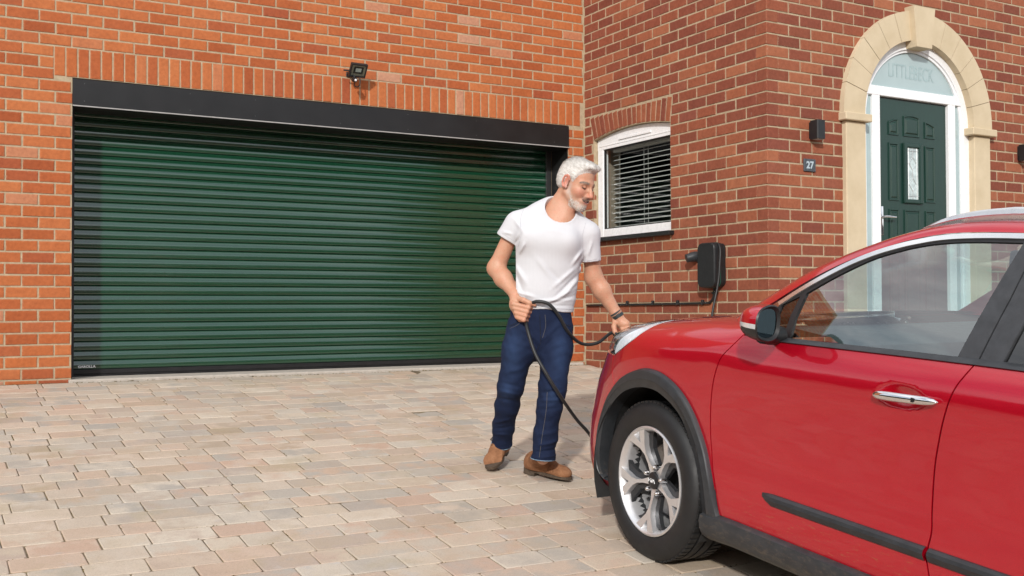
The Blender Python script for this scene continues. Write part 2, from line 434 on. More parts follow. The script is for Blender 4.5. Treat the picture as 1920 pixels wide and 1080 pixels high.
# brick arch over the window: radial bricks with a level top
nv = 17; cz = 1.935-2.2
for i in range(nv):
    t = (i+.5)/nv
    ub = WY0+.006 + (WY1-WY0-.012)*t; ut = WY0-.058 + (WY1+.032-WY0+.058)*t
    zbm = arch_z(ub)+.004; ang = math.atan2(ut-ub, VT-zbm); ln = math.hypot(ut-ub, VT-.006-zbm)
    um, zm = (ub+ut)/2, (zbm+VT-.006)/2
    wB.B.append((um, zm, .061, ln, .03, ang, True))
wB.finish(side, M_BH, M_BHi, 300)
fw_ = MB(); ya, yb = -LB+.004, -LB+.30
fw_.box((XC+.0055, ya, -1.2), (ACX-.80, yb, ACZ)).box((ACX+.80, ya, -1.2), (XC+5.0, yb, ACZ))
NA = 28; arc = [(ACX-.80*math.cos(math.pi*i/NA), ACZ+.80*math.sin(math.pi*i/NA)) for i in range(NA+1)]
fw_.prism([(XC+.0055, ACZ)] + arc + [(XC+5.0, ACZ), (XC+5.0, 4.6), (XC+.0055, 4.6)], ya, yb, lambda x, z, y: (x, y, z))
front = hpart(fw_.build('wall', M_MORT, house))
wC.finish(front, M_BH, M_BHi, 300)
# stone surround
def stone_mat():
    t = NT('sandstone_paint'); P = t.pos()
    c = t.ramp(t.noise(5, 5, .6, P), [(.3, (.52, .425, .285)), (.7, (.60, .50, .35))])
    c = t.mix(t.ramp(t.noise(2.2, 5, .7, P), [(.6, (0,)*3), (.75, (.35,)*3)]), c, (.45, .35, .23))
    return t.pbsdf(c, .85, 0, .2, normal=t.bump(t.noise(140, 4, .7, P), .25, .003))
YS0, YS1 = -LB-.045, -LB+.12
M_STONE = stone_mat()
base = MB()
for s in (-1, 1):
    a, b = (5.300, 5.515) if s < 0 else (6.800, 7.005)
    base.box((a, YS0+.004, -.9), (b, YS1, 1.832), .006)
surr = hpart(base.build('stone_surround', M_STONE, house))
for s in (-1, 1):
    a, b = (5.262, 5.552) if s < 0 else (6.742, 7.052)
    MB().box((a, YS0-.03, 1.834), (b, YS1, 1.893), .005).build('impost', M_STONE, surr)
fnS = lambda x, z, y: (x, y, z)
for s in (-1, 1):
    for i in range(6):
        a0 = R_(0 if i == 0 else 15.2+ (i-1)*13.6); a1 = R_(15.2 + i*13.6)
        if i == 5: a1 = R_(90-8.0)
        g = .0022
        n = 6; po = []
        for k in range(n+1):
            a = a0+g/ARO + (a1-a0-2*g/ARO)*k/n; po.append((ACX+s*ARO*math.cos(a), ACZ+ARO*math.sin(a)))
        for k in range(n, -1, -1):
            a = a0+g/ARI + (a1-a0-2*g/ARI)*k/n; po.append((ACX+s*ARI*math.cos(a), ACZ+ARI*math.sin(a)))
        if i == 0: po[0] = (ACX+s*ARO, ACZ-.006); po[-1] = (ACX+s*ARI, ACZ-.006)
        MB().prism(po, YS0+random.uniform(0, .002), YS1, fnS).build('voussoir', M_STONE, surr)
MB().prism([(6.045, 2.478), (6.225, 2.478), (6.268, 2.802), (6.012, 2.802)], YS0-.045, YS1, fnS).build('keystone', M_STONE, surr)
# backing of joints
n = 30
po = [(ACX+(ARO-.01)*math.cos(math.pi*k/n), ACZ+(ARO-.01)*math.sin(math.pi*k/n)) for k in range(n+1)] + [(ACX+(ARI+.01)*math.cos(math.pi*k/n), ACZ+(ARI+.01)*math.sin(math.pi*k/n)) for k in range(n, -1, -1)]
MB().prism(po, YS0+.008, YS1-.01, fnS).build('joint_backing', plain('dark_joint', (.16, .085, .05), .9), surr)
# door frame and fanlight (frame face at YF)
YF = -2.375; fr = MB(); RF = .655
def ring(mb, r0, r1, y0, y1, z_lo):
    n = 32; po = [(ACX+r1*math.cos(math.pi*k/n), ACZ+r1*math.sin(math.pi*k/n)) for k in range(n+1)]
    pi_ = [(ACX+r0*math.cos(math.pi*k/n), ACZ+r0*math.sin(math.pi*k/n)) for k in range(n, -1, -1)]
    poly = [(ACX+r1, z_lo)] + po + [(ACX-r1, z_lo), (ACX-r0, z_lo)] + pi_ + [(ACX+r0, z_lo)]
    mb.prism(poly, y0, y1, fnS)
ring(fr, .582, .69, YF-.004, YF+.06, -.3)
ring(fr, .560, .584, YF+.008, YF+.06, -.3)
for a, b in ((5.657, 5.742), (6.556, 6.640)): fr.box((a, YF, -.3), (b, YF+.06, 2.08), .004)
fr.box((ACX-.575, YF-.002, 2.076), (ACX+.575, YF+.06, 2.152), .004)
frame = hpart(fr.build('door_frame', M_UPVC, house))
def frosted():
    t = NT('frosted_glass'); c = t.ramp(t.noise(3, 3), [(.3, (.36, .47, .48)), (.7, (.42, .53, .54))])
    m = t.pbsdf(c, .22, 0, .5, coat=.6, coatr=.08); t.b.inputs['Transmission Weight'].default_value = .12; return m
M_FROST = frosted()
n = 24; R0 = .572
po = [(ACX+R0*math.cos(a), ACZ+R0*math.sin(a)) for a in [math.asin((2.14-ACZ)/R0)+(math.pi-2*math.asin((2.14-ACZ)/R0))*k/n for k in range(n+1)]]
fan = MB().prism(po, YF+.022, YF+.030, fnS).build('fanlight', M_FROST, frame)
text_mesh('lettering', 'LITTLEBECK', .108, .0006, plain('etched_clear', (.30, .405, .415), .3), fan,
          Matrix.Translation((6.134, YF+.0212, 2.300)) @ Matrix.Rotation(R_(90), 4, 'X'), fit=(.535, .112))
for a, b in ((ACX-.572, 5.664), (6.634, ACX+.572)):
    MB().box((a, YF+.022, -.3), (b, YF+.030, 2.09)).build('sidelight', M_FROST, frame)
# door leaf
def door_mat():
    t = NT('green_door_paint'); P = t.pos(); g = t.noise(30, 4, .6, t.vmul(P, (3, 3, .25)))
    return t.pbsdf(t.ramp(g, [(.3, (.007, .030, .022)), (.7, (.010, .040, .030))]), .33, 0, .5, normal=t.bump(g, .12, .002))
M_DOOR = door_mat()
DX0, DX1, YL = 5.746, 6.552, YF+.028
door = hpart(MB().box((DX0, YL, -.02), (DX1, YL+.045, 2.069), .003).build('front_door', M_DOOR, house))
def panel(x0, z0, x1, z1, tl=0, tr=0):
    """raised field with a moulded edge; tl, tr = height drop at the top corners (curved heads)"""
    def loop(ins, y):
        L = [(x0+ins, z0+ins), (x1-ins, z0+ins)]
        n = 6
        for k in range(n+1):
            t = k/n; x = x1-ins+(x0-x1+2*ins)*t
            if tl and tr: dz = tl*(2*t-1)**2
            else: dz = tr*(1-t)**1.6 + tl*t**1.6
            L.append((x, z1-ins-dz))
        return [(x, y, z) for x, z in L]
    mb = MB(); prev = None
    for ins, y in ((0, YL+.001), (.003, YL-.009), (.010, YL-.009), (.018, YL+.0035), (.034, YL-.008)):
        cur = [mb.bm.verts.new(v) for v in loop(ins, y)]
        if prev:
            for k in range(len(cur)): mb.bm.faces.new((prev[k], prev[(k+1) % len(cur)], cur[(k+1) % len(cur)], cur[k]))
        prev = cur
    mb.bm.faces.new(prev); mb.build('panel', M_DOOR, door)
panel(5.860, 1.778, 5.978, 1.915, tl=.028, tr=.0)
panel(6.035, 1.778, 6.228, 1.955, tl=.012, tr=.012)
panel(6.286, 1.778, 6.410, 1.915, tl=0, tr=.028)
panel(5.860, 1.255, 5.978, 1.717); panel(6.286, 1.255, 6.410, 1.717)
for a, b in ((5.860, 5.978), (6.035, 6.228), (6.286, 6.410)): panel(a, .25, b, 1.19)
gl = MB()
for a, b in (((6.024, 1.240), (6.066, 1.726)), ((6.205, 1.240), (6.248, 1.726))): gl.box((a[0], YL-.022, a[1]), (b[0], YL+.002, b[1]), .008, 2)
for a, b in (((6.066, 1.240), (6.205, 1.275)), ((6.066, 1.690), (6.205, 1.726))): gl.box((a[0]-.01, YL-.021, a[1]), (b[0]+.01, YL+.002, b[1]), .008, 2)
gfr = gl.build('glazing_frame', M_DOOR, door)
M_LEADG = plain('leaded_pane', (.42, .50, .50), .15, coat=1, var=.35, scale=18)
MB().box((6.062, YL-.006, 1.27), (6.210, YL-.002, 1.695)).build('pane', M_LEADG, gfr)
ld = MB(); cx_ = 6.136; y_ = YL-.0075
def bar(a, b, w=.0028):
    ld.tube([(a[0], y_, a[1]), (b[0], y_, b[1])], w, 5)
for z in (1.300, 1.665): bar((6.066, z), (6.206, z))
for x in (6.086, 6.186): bar((x, 1.275), (x, 1.69))
for c in (1.565, 1.395):
    q = [(cx_, c+.055), (cx_+.042, c), (cx_, c-.055), (cx_-.042, c)]
    for k in range(4): bar(q[k], q[(k+1) % 4])
bar((cx_, 1.69), (cx_, 1.62)); bar((cx_, 1.51), (cx_, 1.45)); bar((cx_, 1.34), (cx_, 1.275))
ld.build('leading', plain('pale_lead', (.62, .64, .64), .35, .6), gfr)
hd = MB().box((5.760, YL-.012, .975), (5.788, YL, 1.205), .005, 2)
hd.tube([(5.774, YL-.010, 1.120), (5.774, YL-.045, 1.120), (5.79, YL-.055, 1.121), (5.885, YL-.052, 1.118)], [.009, .009, .009, .007], 10)
hd.build('handle', M_CHROME, door, angle=40)
MB().box((5.5, YF+.07, -.35), (6.8, YF+.075, 2.6)).build('dark_backing', M_BLACK, frame)  # black sheet stands in for the darkness of the hall
# doorstep, behind the car
hpart(MB().box((5.25, -LB-.62, -.75), (7.06, -LB+.12, -.05), .01).build('doorstep', M_CONC, house))
# ---------------------------------------------------------------- side window
xw = XC+.045                                 # face of the window frame
wf = MB(); A0, A1 = WY0+.004, WY1-.004
fnW = lambda u, z, d: (xw+d, -u, z)
N = 14
def arch_strip(mb, uA, uB, dz0, dz1, d0, d1):
    P1 = [(uA+(uB-uA)*k/N, min(arch_z(uA+(uB-uA)*k/N)-dz0, 9)) for k in range(N+1)]
    mb.prism(P1 + [(uB, 1.842), (uA, 1.842)], d0, d1, fnW)
arch_strip(wf, A0, A1, .004, 0, 0, .06)
wf.box(fnW(A0, WZ0+.008, 0), fnW(A0+.083, 1.8425, .06), .004); wf.box(fnW(A1-.022, WZ0+.008, 0), fnW(A1, 1.8425, .06), .004)
wf.box(fnW(A0+.08, WZ0+.008, .0015), fnW(A1-.02, 1.120, .06), .004)
win = hpart(wf.build('window', M_UPVC, house))
MB().box(fnW(A0+.02, 1.868, -.004), fnW(A1-.02, 1.880, .0), .002).build('bead', M_UPVC, win)
MB().box(fnW(A0+.33, 1.896, -.010), fnW(A0+.80, 1.918, -.0005), .003).build('trickle_vent', M_UPVC, win)
seal = MB()
for a, b, c, d in ((.083, .096, 1.12, 1.842), (A1-A0-.035, A1-A0-.022, 1.12, 1.842)): seal.box(fnW(A0+a, c, .012), fnW(A0+b, d, .03))
seal.box(fnW(A0+.096, 1.829, .012), fnW(A1-.035, 1.842, .03)); seal.box(fnW(A0+.096, 1.120, .012), fnW(A1-.035, 1.130, .03))
seal.build('gasket', M_BLACK, win)
def glass_mat(name, tint, refl=1.0, ior=1.5):
    t = NT(name); tr = t.n('ShaderNodeBsdfTransparent'); tr.inputs[0].default_value = tuple(tint)+(1,)
    gs = t.n('ShaderNodeBsdfGlossy'); gs.inputs['Roughness'].default_value = .005; gs.inputs[0].default_value = (refl,)*3+(1,)
    fz = t.n('ShaderNodeFresnel'); bf = t.n('ShaderNodeNewGeometry').outputs['Backfacing']
    t.l(t.math('ADD', t.math('MULTIPLY', bf, 1/ior-ior), ior), fz.inputs[0])   # a thin sheet reflects the same from both sides
    mx = t.n('ShaderNodeMixShader'); t.l(fz.outputs[0], mx.inputs[0]); t.l(tr.outputs[0], mx.inputs[1]); t.l(gs.outputs[0], mx.inputs[2])
    t.l(mx.outputs[0], t.out.inputs[0]); return t.m
M_GLASS = glass_mat('window_glass', (.80, .84, .83), 1.0, 1.36)
MB().grid([[fnW(u, z, .018) for z in (1.122, 1.84)] for u in (A0+.085, A1-.024)]).build('pane', M_GLASS, win)
sl_ = hpart(MB().box((XC-.055, -WY1-.045, WZ0-.030), (XC+.10, -WY0+.035, WZ0+.006), .006, 2).build('window_sill', M_BLACK, house))
# room behind the window
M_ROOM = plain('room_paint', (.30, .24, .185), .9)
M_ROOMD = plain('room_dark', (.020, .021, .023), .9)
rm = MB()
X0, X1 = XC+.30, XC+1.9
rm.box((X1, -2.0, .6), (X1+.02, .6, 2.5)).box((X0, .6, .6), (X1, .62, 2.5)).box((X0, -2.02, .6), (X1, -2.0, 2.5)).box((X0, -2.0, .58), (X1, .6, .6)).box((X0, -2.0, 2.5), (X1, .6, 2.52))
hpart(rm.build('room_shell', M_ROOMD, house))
rv = MB().box((XC+.105, -WY0-.003, WZ0), (XC+.302, -WY0-.0005, 1.99)).box((XC+.105, -WY1, WZ0-.02), (XC+.302, -WY0, WZ0+.02)).box((XC+.105, -WY1+.0005, WZ0), (XC+.302, -WY1+.003, 1.99))
hpart(rv.build('inner_reveal', M_ROOM, house))
M_BLIND = plain('blind_white', (.55, .54, .52), .6)
blind = thing('venetian_blind', 'white venetian blind with open slats inside the side window', 'blind', (XC+.15, -.70, 1.80))
BI = Matrix.Translation((-(XC+.15), .70, -1.80)); me = None
ub0, ub1 = .275, 1.235
def bpart(o): o.matrix_parent_inverse = BI; return o
bpart(MB().box((XC+.128, -ub1, 1.815), (XC+.172, -ub0, 1.845), .003).build('headrail', M_BLIND, blind))
for i in range(17):
    z = 1.782 - i*.0432
    if me is None:
        mb = MB(); mb.grid([[(XC+.128+.044*t, -u, .003*math.sin(math.pi*t)+.017*t) for t in (0, .25, .5, .75, 1)] for u in (ub0, ub1)])
        o = mb.build('slat', M_BLIND, blind, fix=False); me = o.data
    else: o = link(bpy.data.objects.new('slat', me), blind)
    bpart(o); o.location = (0, 0, z+random.gauss(0, .0008))
for u in (.375, .74, .80, 1.20):
    bpart(MB().box((XC+.1265, -u-.0016, 1.09), (XC+.1275, -u+.0016, 1.815)).build('cord', M_BLIND, blind))
bpart(MB().box((XC+.13, -ub1, 1.066), (XC+.17, -ub0, 1.082), .003).build('bottom_rail', M_BLIND, blind))
# ---------------------------------------------------------------- ground and pavers
g = MB(); xs = [-400, -30, -8, 0, 3, 6, 12, 40, 400]; ys = [400, 30, 3, 0, -3, -6, -9, -30, -400]
g.grid([[(x, y, (gz(y) if y < 0 else GZ0 + (GSL*y if y < 3 else GSL*3)) - .047) for y in ys] for x in xs])
def ground_mat():
    t = NT('ground'); c = t.ramp(t.noise(.6, 5), [(.3, (.045, .043, .040)), (.7, (.065, .062, .058))]); return t.pbsdf(c, .95, 0, .1)
tag(g.build('ground', ground_mat()), kind='structure')
TILT = math.atan(GSL)
drv = bpy.data.objects.new('driveway', None)
bpy.data.objects.remove(drv)
mb = MB(); mb.grid([[(x, y, gz(y)-.0045) for y in (-.03, -9)] for x in (-6, 12)])
drive = tag(mb.build('driveway', M_SAND), kind='structure')
pcache = {}
def paver_me(w, l, var):
    key = (round(w*250), round(l*250), var)
    if key in pcache: return pcache[key]
    r = random.Random(sum(a*b for a, b in zip(key, (7, 131, 1009)))); j = lambda s: r.uniform(-s, s)
    cr = .008; V = []; base = []
    for sx, sy in ((-1, -1), (1, -1), (1, 1), (-1, 1)):       # slightly rounded, worn outline of 8 points
        a = (sx*(w/2-cr), sy*l/2); b = (sx*w/2, sy*(l/2-cr))
        base += [a, b] if sx*sy < 0 else [b, a]
    base = [(x+j(.0018), y+j(.0018)) for x, y in base]
    for z, k in ((-.03, 1.0), (-.0022, 1.0), (.0, 0)):
        for x, y in base:
            ix = x - (math.copysign(.0035, x) if k == 0 else 0); iy = y - (math.copysign(.0035, y) if k == 0 else 0)
            V.append((ix, iy, z + (j(.0006) if k == 0 else 0)))
    F = [tuple(range(16, 24))]
    for q in (0, 8):
        for k in range(8): F.append((q+k, q+(k+1) % 8, q+8+(k+1) % 8, q+8+k))
    me = bpy.data.meshes.new('paver'); me.from_pydata(V, [], F); me.update(); me.materials.append(M_PAV)
    pcache[key] = me; return me
PR = .1525
pl = []
y = -.075; row = 0
while y > -8.6:
    x = -3.2 + random.uniform(-.2, 0)
    lens = (.15, .19, .23, .23, .27)
    x_end = 9.0
    while x < x_end:
        l = random.choice(lens); yc = y - PR/2
        if not (x > XC-.06 and yc > -LB-.02): pl.append((x+l/2, yc, l-.0045, PR-.0042))
        x += l
    y -= PR; row += 1
rk = []
for (x, yc, l, w) in pl:
    q = project((x, yc, gz(yc)))
    s = 0
    if q[2] > .5 and -40 < q[0] < 1960 and q[1] < 1110:
        s = l*w*(FPX/q[2])**2*abs((CAM[2]-gz(yc)))/q[2]
        if q[0] > 1150 and q[1] < 1075-0*q[0] and x > 2.0: s *= .05     # under and behind the car
    rk.append(s)
order = sorted(range(len(pl)), key=lambda i: -rk[i])
V, F = [], []
for n, i in enumerate(order):
    x, yc, l, w = pl[i]; me = paver_me(l, w, random.randrange(3))
    M = Matrix.Translation((x, yc, gz(yc)+random.gauss(0, .0010))) @ Matrix.Rotation(TILT + random.gauss(0, .004), 4, 'X') @ Matrix.Rotation(random.gauss(0, .004), 4, 'Y') @ Matrix.Rotation(random.gauss(0, .004), 4, 'Z')
    if n < 300 and rk[i] > 0:
        o = bpy.data.objects.new('paver', me); o.matrix_local = M; link(o, drive)
    else:
        b = len(V); V += [tuple(M @ v.co) for v in me.vertices]; F += [tuple(b+k for k in p.vertices) for p in me.polygons]
tag(pymesh('paving', V, F, M_PAVi, drive), kind='stuff')
# moss and crumbs in the joints and along the threshold
def moss_mat():
    t = NT('moss'); return t.pbsdf(t.ramp(t.noise(60, 3), [(.3, (.10, .075, .03)), (.7, (.24, .18, .07))]), .95)
mb = MB(); rr = random.Random(3)
def crumb(x, y, s):
    z = gz(y)
    vs_ = [mb.bm.verts.new((x+rr.uniform(-s, s)*1.3, y+rr.uniform(-s, s), z+rr.uniform(-.004, s*.55))) for _ in range(5)]
    for a, b, c in ((0, 1, 2), (0, 2, 3), (0, 3, 4), (1, 2, 4), (0, 1, 4)): mb.bm.faces.new((vs_[a], vs_[b], vs_[c]))
for i in range(1300):
    p = pl[rr.randrange(len(pl))]
    if not (-2 < p[0] < 4 and -5 < p[1] < -.1) or rr.random() < .35: continue
    n = rr.randrange(2, 7); e = rr.random()
    for k in range(n):
        if e < .55: crumb(p[0]-p[2]/2-.003+rr.gauss(0, .002), p[1]+rr.uniform(-.07, .07), rr.uniform(.002, .005))
        else: crumb(p[0]+rr.uniform(-.1, .1), p[1]-p[3]/2-.003+rr.gauss(0, .002), rr.uniform(.002, .005))
for i in range(500): crumb(rr.uniform(-.5, 4.5), -.062+rr.gauss(0, .006), rr.uniform(.002, .008))
tag(mb.build('joint_moss', moss_mat(), fix=False), 'dry moss and crumbs in the paving joints along the garage threshold', 'moss', kind='stuff')
# ================================================================ fittings on the walls
# floodlight with sensor above the shutter
M_LED = plain('led_reflector', (.42, .37, .30), .3, .3, var=.3, scale=25)
fl = thing('floodlight', 'small black floodlight with motion sensor above the green shutter', 'floodlight', (2.232, 0, 2.262))
Mh = Matrix.Translation((.02, -.135, .075)) @ Matrix.Rotation(R_(0), 4, 'Z') @ Matrix.Rotation(R_(38), 4, 'X')
hb = MB().box((-.070, -.013, -.058), (.070, .013, .058), .004, 2)
for k in range(7): hb.box((-.05+k*.0155, .012, -.045), (-.05+k*.0155+.004, .026, .045))
hb.bm.transform(Mh); head = hb.build('lamp_head', M_BLACK, fl)
fb_ = MB()
for a, b in (((-.070, -.058), (.070, -.043)), ((-.070, .047), (.070, .058)), ((-.070, -.043), (-.059, .047)), ((.059, -.043), (.070, .047))): fb_.box((a[0], -.0185, a[1]), (b[0], -.013, b[1]), .0015)
fb_.bm.transform(Mh); fb_.build('bezel', M_BLACK, head)
rb = MB(); ro = [(-.059, -.043), (.059, -.043), (.059, .047), (-.059, .047)]; ri = [(-.024, -.012), (.024, -.012), (.024, .02), (-.024, .02)]
A = [rb.bm.verts.new((x, -.0135, z)) for x, z in ro]; B = [rb.bm.verts.new((x, -.0125, z)) for x, z in ri]
for k in range(4): rb.bm.faces.new((A[k], A[(k+1) % 4], B[(k+1) % 4], B[k]))
rb.bm.transform(Mh); rb.build('reflector', M_LED, head)
lb = MB().box((-.024, -.0135, -.012), (.024, -.0126, .020)); lb.bm.transform(Mh); lb.build('led_panel', plain('led_white', (.75, .75, .72), .3), head)
gb = MB().box((-.062, -.0180, -.046), (.062, -.0168, .050)); gb.bm.transform(Mh); gb.build('front_glass', M_GLASS, head)
br = MB().box((-.030, -.012, .040), (.060, 0, .080), .003).tube([(-.02, -.01, .06), (-.03, -.06, .06), (-.03, -.10, .07)], .006, 8).tube([(.05, -.01, .06), (.065, -.06, .06), (.07, -.10, .07)], .006, 8)
br.build('bracket', M_BLACK, fl)
ss = MB().tube([(-.012, -.13, .03), (-.012, -.14, .005)], .008, 8).tube([(-.012, -.12, -.005), (-.012, -.150, -.012), (-.013, -.172, -.018)], [.018, .021, .014], 14)
sens = ss.build('sensor', M_BLACK, fl, angle=40)
MB().tube([(-.013, -.168, -.017), (-.0135, -.180, -.020)], [.0125, .006], 12).build('sensor_lens', plain('white_lens', (.75, .76, .78), .25), sens, angle=60)
MB().tube([p for p in spline([(.045, -.11, .03), (.045, -.12, -.02), (.03, -.12, -.055), (.0, -.12, -.055), (-.012, -.13, -.02)], 6)], .0042, 8).build('cable', M_BLACK, fl, smooth=True)
MB().tube([(-.05, -.135, .062), (-.095, -.115, .066)], .007, 8).build('cable_gland', M_BLACK, fl)
# wall lamps
M_LAMP = plain('anthracite_metal', (.012, .0135, .015), .45, var=.15)
for i, (x, lab) in enumerate(((4.985, 'black up and down wall lamp above the house number'), (7.455, 'black wall lamp to the right of the stone door surround'))):
    w = thing('wall_lamp', lab, 'lamp', (x, -LB, 1.732), group='black lamps flanking the front door')
    MB().box((-.036, -.020, -.060), (.036, 0, .060), .002).build('back_plate', M_LAMP, w)
    bd = MB().prism([(-.040, -.018), (.040, -.018), (.040, -.086), (.034, -.095), (-.034, -.095), (-.040, -.086)], -.070, .070).build('body', M_LAMP, w)
    for z in (-.0715, .0700): MB().box((-.028, -.084, z), (.028, -.028, z+.0015)).build('lens', plain('lamp_lens', (.45, .45, .43), .3) if i == 0 and z < 0 else bpy.data.materials['lamp_lens'], bd)
# house number
pq = thing('house_number', 'small slate square with the number 27 beside the front door', 'sign', (4.945, -LB, 1.470))
t = NT('slate'); M_SLATE = t.pbsdf(t.ramp(t.noise(40, 4), [(.3, (.045, .055, .065)), (.7, (.075, .09, .105))]), .7, normal=t.bump(t.noise(70, 4), .4, .003))
MB().box((-.060, -.014, -.047), (.060, -.002, .047), .003).build('plate', M_SLATE, pq)
text_mesh('lettering', '27', .07, .0005, plain('pale_number', (.42, .50, .55), .6), pq, Matrix.Translation((0, -.0148, .001)) @ Matrix.Rotation(R_(90), 4, 'X'), bold=.0022, fit=(.076, .056))
# charger on the side wall: local frame with -y outwards
def on_B(y, z): return Matrix.Translation((XC, y, z)) @ Matrix.Rotation(R_(-90), 4, 'Z')
ch = thing('wall_charger', 'black rounded car charging box on the side wall', 'charger', mat4=on_B(-1.835, .735))
def rounded(w, h, r, n=5):
    P = []
    for cx, cy, a0 in ((w/2-r, h/2-r, 0), (-w/2+r, h/2-r, 90), (-w/2+r, -h/2+r, 180), (w/2-r, -h/2+r, 270)):
        for k in range(n+1): a = R_(a0+90*k/n); P.append((cx+r*math.cos(a), cy+r*math.sin(a)))
    return P
M_CHB = plain('charger_black', (.010, .0115, .013), .55, var=.1, bump=.05)
cb = MB()
prev = None
for d, sc in ((.0, .97), (.05, 1), (.052, .975), (.060, .975), (.062, 1), (.100, 1), (.112, .985), (.117, .95)):
    cur = [cb.bm.verts.new((x*sc, -d, z*sc)) for x, z in rounded(.200, .345, .045)]
    if prev:
        for k in range(len(cur)): cb.bm.faces.new((prev[k], prev[(k+1) % len(cur)], cur[(k+1) % len(cur)], cur[k]))
    prev = cur
c0 = [cb.bm.verts.new((0, -.119, 0))]
for k in range(len(prev)): cb.bm.faces.new((prev[k], prev[(k+1) % len(prev)], c0[0]))
cb.build('body', M_CHB, ch, angle=35)
MB().prism(rounded(.202, .350, .046), -.0575, -.0545, lambda x, z, y: (x, y, z)).build('seam', plain('green_seam', (.015, .09, .06), .4), ch)
MB().tube([(.02, -.1185, .03), (-.03, -.1185, -.02)], .0012, 5).tube([(.01, -.1185, -.01), (-.02, -.1185, -.04)], .0012, 5).build('emblem', M_BLACK, ch)
# holster for the plug
hs = thing('plug_holster', 'round black plug holder on bricks beside the charging box', 'plug holder', mat4=on_B(-1.600, .812))
hp = MB(); M_HOL = plain('holster_grey', (.030, .034, .038), .4)
ax = Vector((-.35, -.85, -.25)).normalized()
pts = [Vector((0, -.004, 0)), Vector((-.002, -.03, 0)), Vector((-.008, -.055, -.004)), Vector((-.012, -.062, -.006)) + ax*.018, Vector((-.012, -.062, -.006)) + ax*.034]
hp.tube(pts, [.042, .042, .038, .034, .034], 20, cap=False)
hp.tube([pts[-1], pts[-1]+ax*.002, pts[-2]], [.034, .029, .028], 20, cap=False)
hp.build('body', M_HOL, hs, angle=45)
MB().tube([pts[-1]-ax*.016, pts[-1]-ax*.018], [.030, .030], 18).build('socket', M_BLACK, hs)
# conduit cable with clips
cdt = thing('supply_cable', 'black supply cable clipped along the side wall below the window', 'cable', mat4=on_B(-.05, .440))
pth = [(0, -.014, -.006), (.5, -.014, -.003), (1.0, -.014, -.001), (1.64, -.014, .004), (1.71, -.014, .012), (1.752, -.014, .045), (1.764, -.014, .09), (1.766, -.014, .135)]
MB().tube(spline(pth, 6), .0095, 10).build('cable', M_BLACK, cdt, smooth=True)
for u in (.28, .62, .98, 1.31, 1.62):
    MB().box((u-.010, -.026, -.010), (u+.010, 0, .012), .003).box((u-.011, -.020, .010), (u+.011, 0, .030), .003).build('clip', M_BLACK, cdt)
MB().box((1.742, -.026, .072), (1.790, 0, .092), .003).build('clip', M_BLACK, cdt)
# ---------------------------------------------------------------- car body surfaces (X rearwards from the front axle, Y left, Z up)
def lerp_t(x, xs, ys): return np.interp(x, xs, ys)
def sm(x, a, b): t = np.clip((x-a)/(b-a), 0, 1); return t*t*(3-2*t)
def cr_t(x, xs, ys):
    """smooth (monotone-ish) interpolation of a table"""
    xs = np.asarray(xs, float); ys = np.asarray(ys, float); x = np.clip(x, xs[0], xs[-1])
    m = np.gradient(ys, xs); i = np.clip(np.searchsorted(xs, x, 'right')-1, 0, len(xs)-2)
    h = xs[i+1]-xs[i]; t = (x-xs[i])/h
    return ys[i]*(1+2*t)*(1-t)**2 + m[i]*h*t*(1-t)**2 + ys[i+1]*t*t*(3-2*t) + m[i+1]*h*t*t*(t-1)
def zcrease(X): return .862 + .060*np.clip(X-.1, 0, 9) - .004*np.clip(X-.1, 0, 9)**2
def zhood(X): return cr_t(X, [-.90, -.80, -.70, -.55, -.40, -.2, 0, .2, .42, .60, .9], [.68, .775, .832, .886, .925, .965, .998, 1.028, 1.055, 1.075, 1.1])
def xnose(Z): return -cr_t(Z, [.15, .25, .4, .55, .65, .72, .80, .87, .93, 1.0, 1.1, 1.3], [.72, .765, .785, .77, .73, .68, .625, .58, .54, .50, .45, .4])
YI = .60; NP = 3.7
def side_base(X, Z):
    """half-width before the nose rounding"""
    X = np.asarray(X, float); Z = np.asarray(Z, float)
    zc = zcrease(X); s = (Z-.18)/(zc-.18)
    low = cr_t(np.minimum(s, 1.0), [-.1, 0, .06, .13, .20, .30, .40, .52, .64, .80, .93, 1.0, 1.1], [-.20, -.10, -.058, -.040, -.033, -.028, -.028, -.033, -.029, -.014, -.003, 0, .002])
    x_ = Z-zc; u = np.maximum((x_+np.sqrt(x_*x_+.014**2))/2-.0004, 0)*sm(Z, zc-.06, zc-.01)
    door = -(.16*u + 1.35*u*u)
    zt = zhood(X) + .012
    q = np.clip(u/np.maximum(zt-zc, .02), 0, 1)
    fend = -(.90-YI)*(1-np.maximum(1-q**2.5, 0)**(1/2.5))
    up = fend + (door-fend)*sm(X, .30, .62)
    off = low + up
    # rear end draws in
    rear = -.16*np.clip((X-2.7)/.8, 0, 1)**2
    # flare round the front wheel arch, shallow valley behind it
    rr = np.hypot(X-.0, Z-.33)
    flare = .006*np.exp(-((rr-.46)/.10)**2)*sm(-X, -.55, -.1)
    lat = -.014*np.exp(-((X-.55)/.20)**2)*np.exp(-((Z-.66)/.13)**2)
    return .90 + off + rear + flare
def handle_cup(X, Z):
    hx, hz = 1.215, .912
    r = ((X-hx)/.105)**2 + ((Z-hz-.02*(X-hx))/.042)**2
    return -.020*np.maximum(0, 1-r)**1.5
def halfw(X, Z):
    X = np.asarray(X, float); Z = np.asarray(Z, float)
    y = side_base(X, Z)
    r = np.clip((.12-X)/(.12-xnose(Z)), 0, 1)
    y = y*np.maximum(1-r**NP, 1e-6)**(1/NP)
    return y + handle_cup(X, Z)
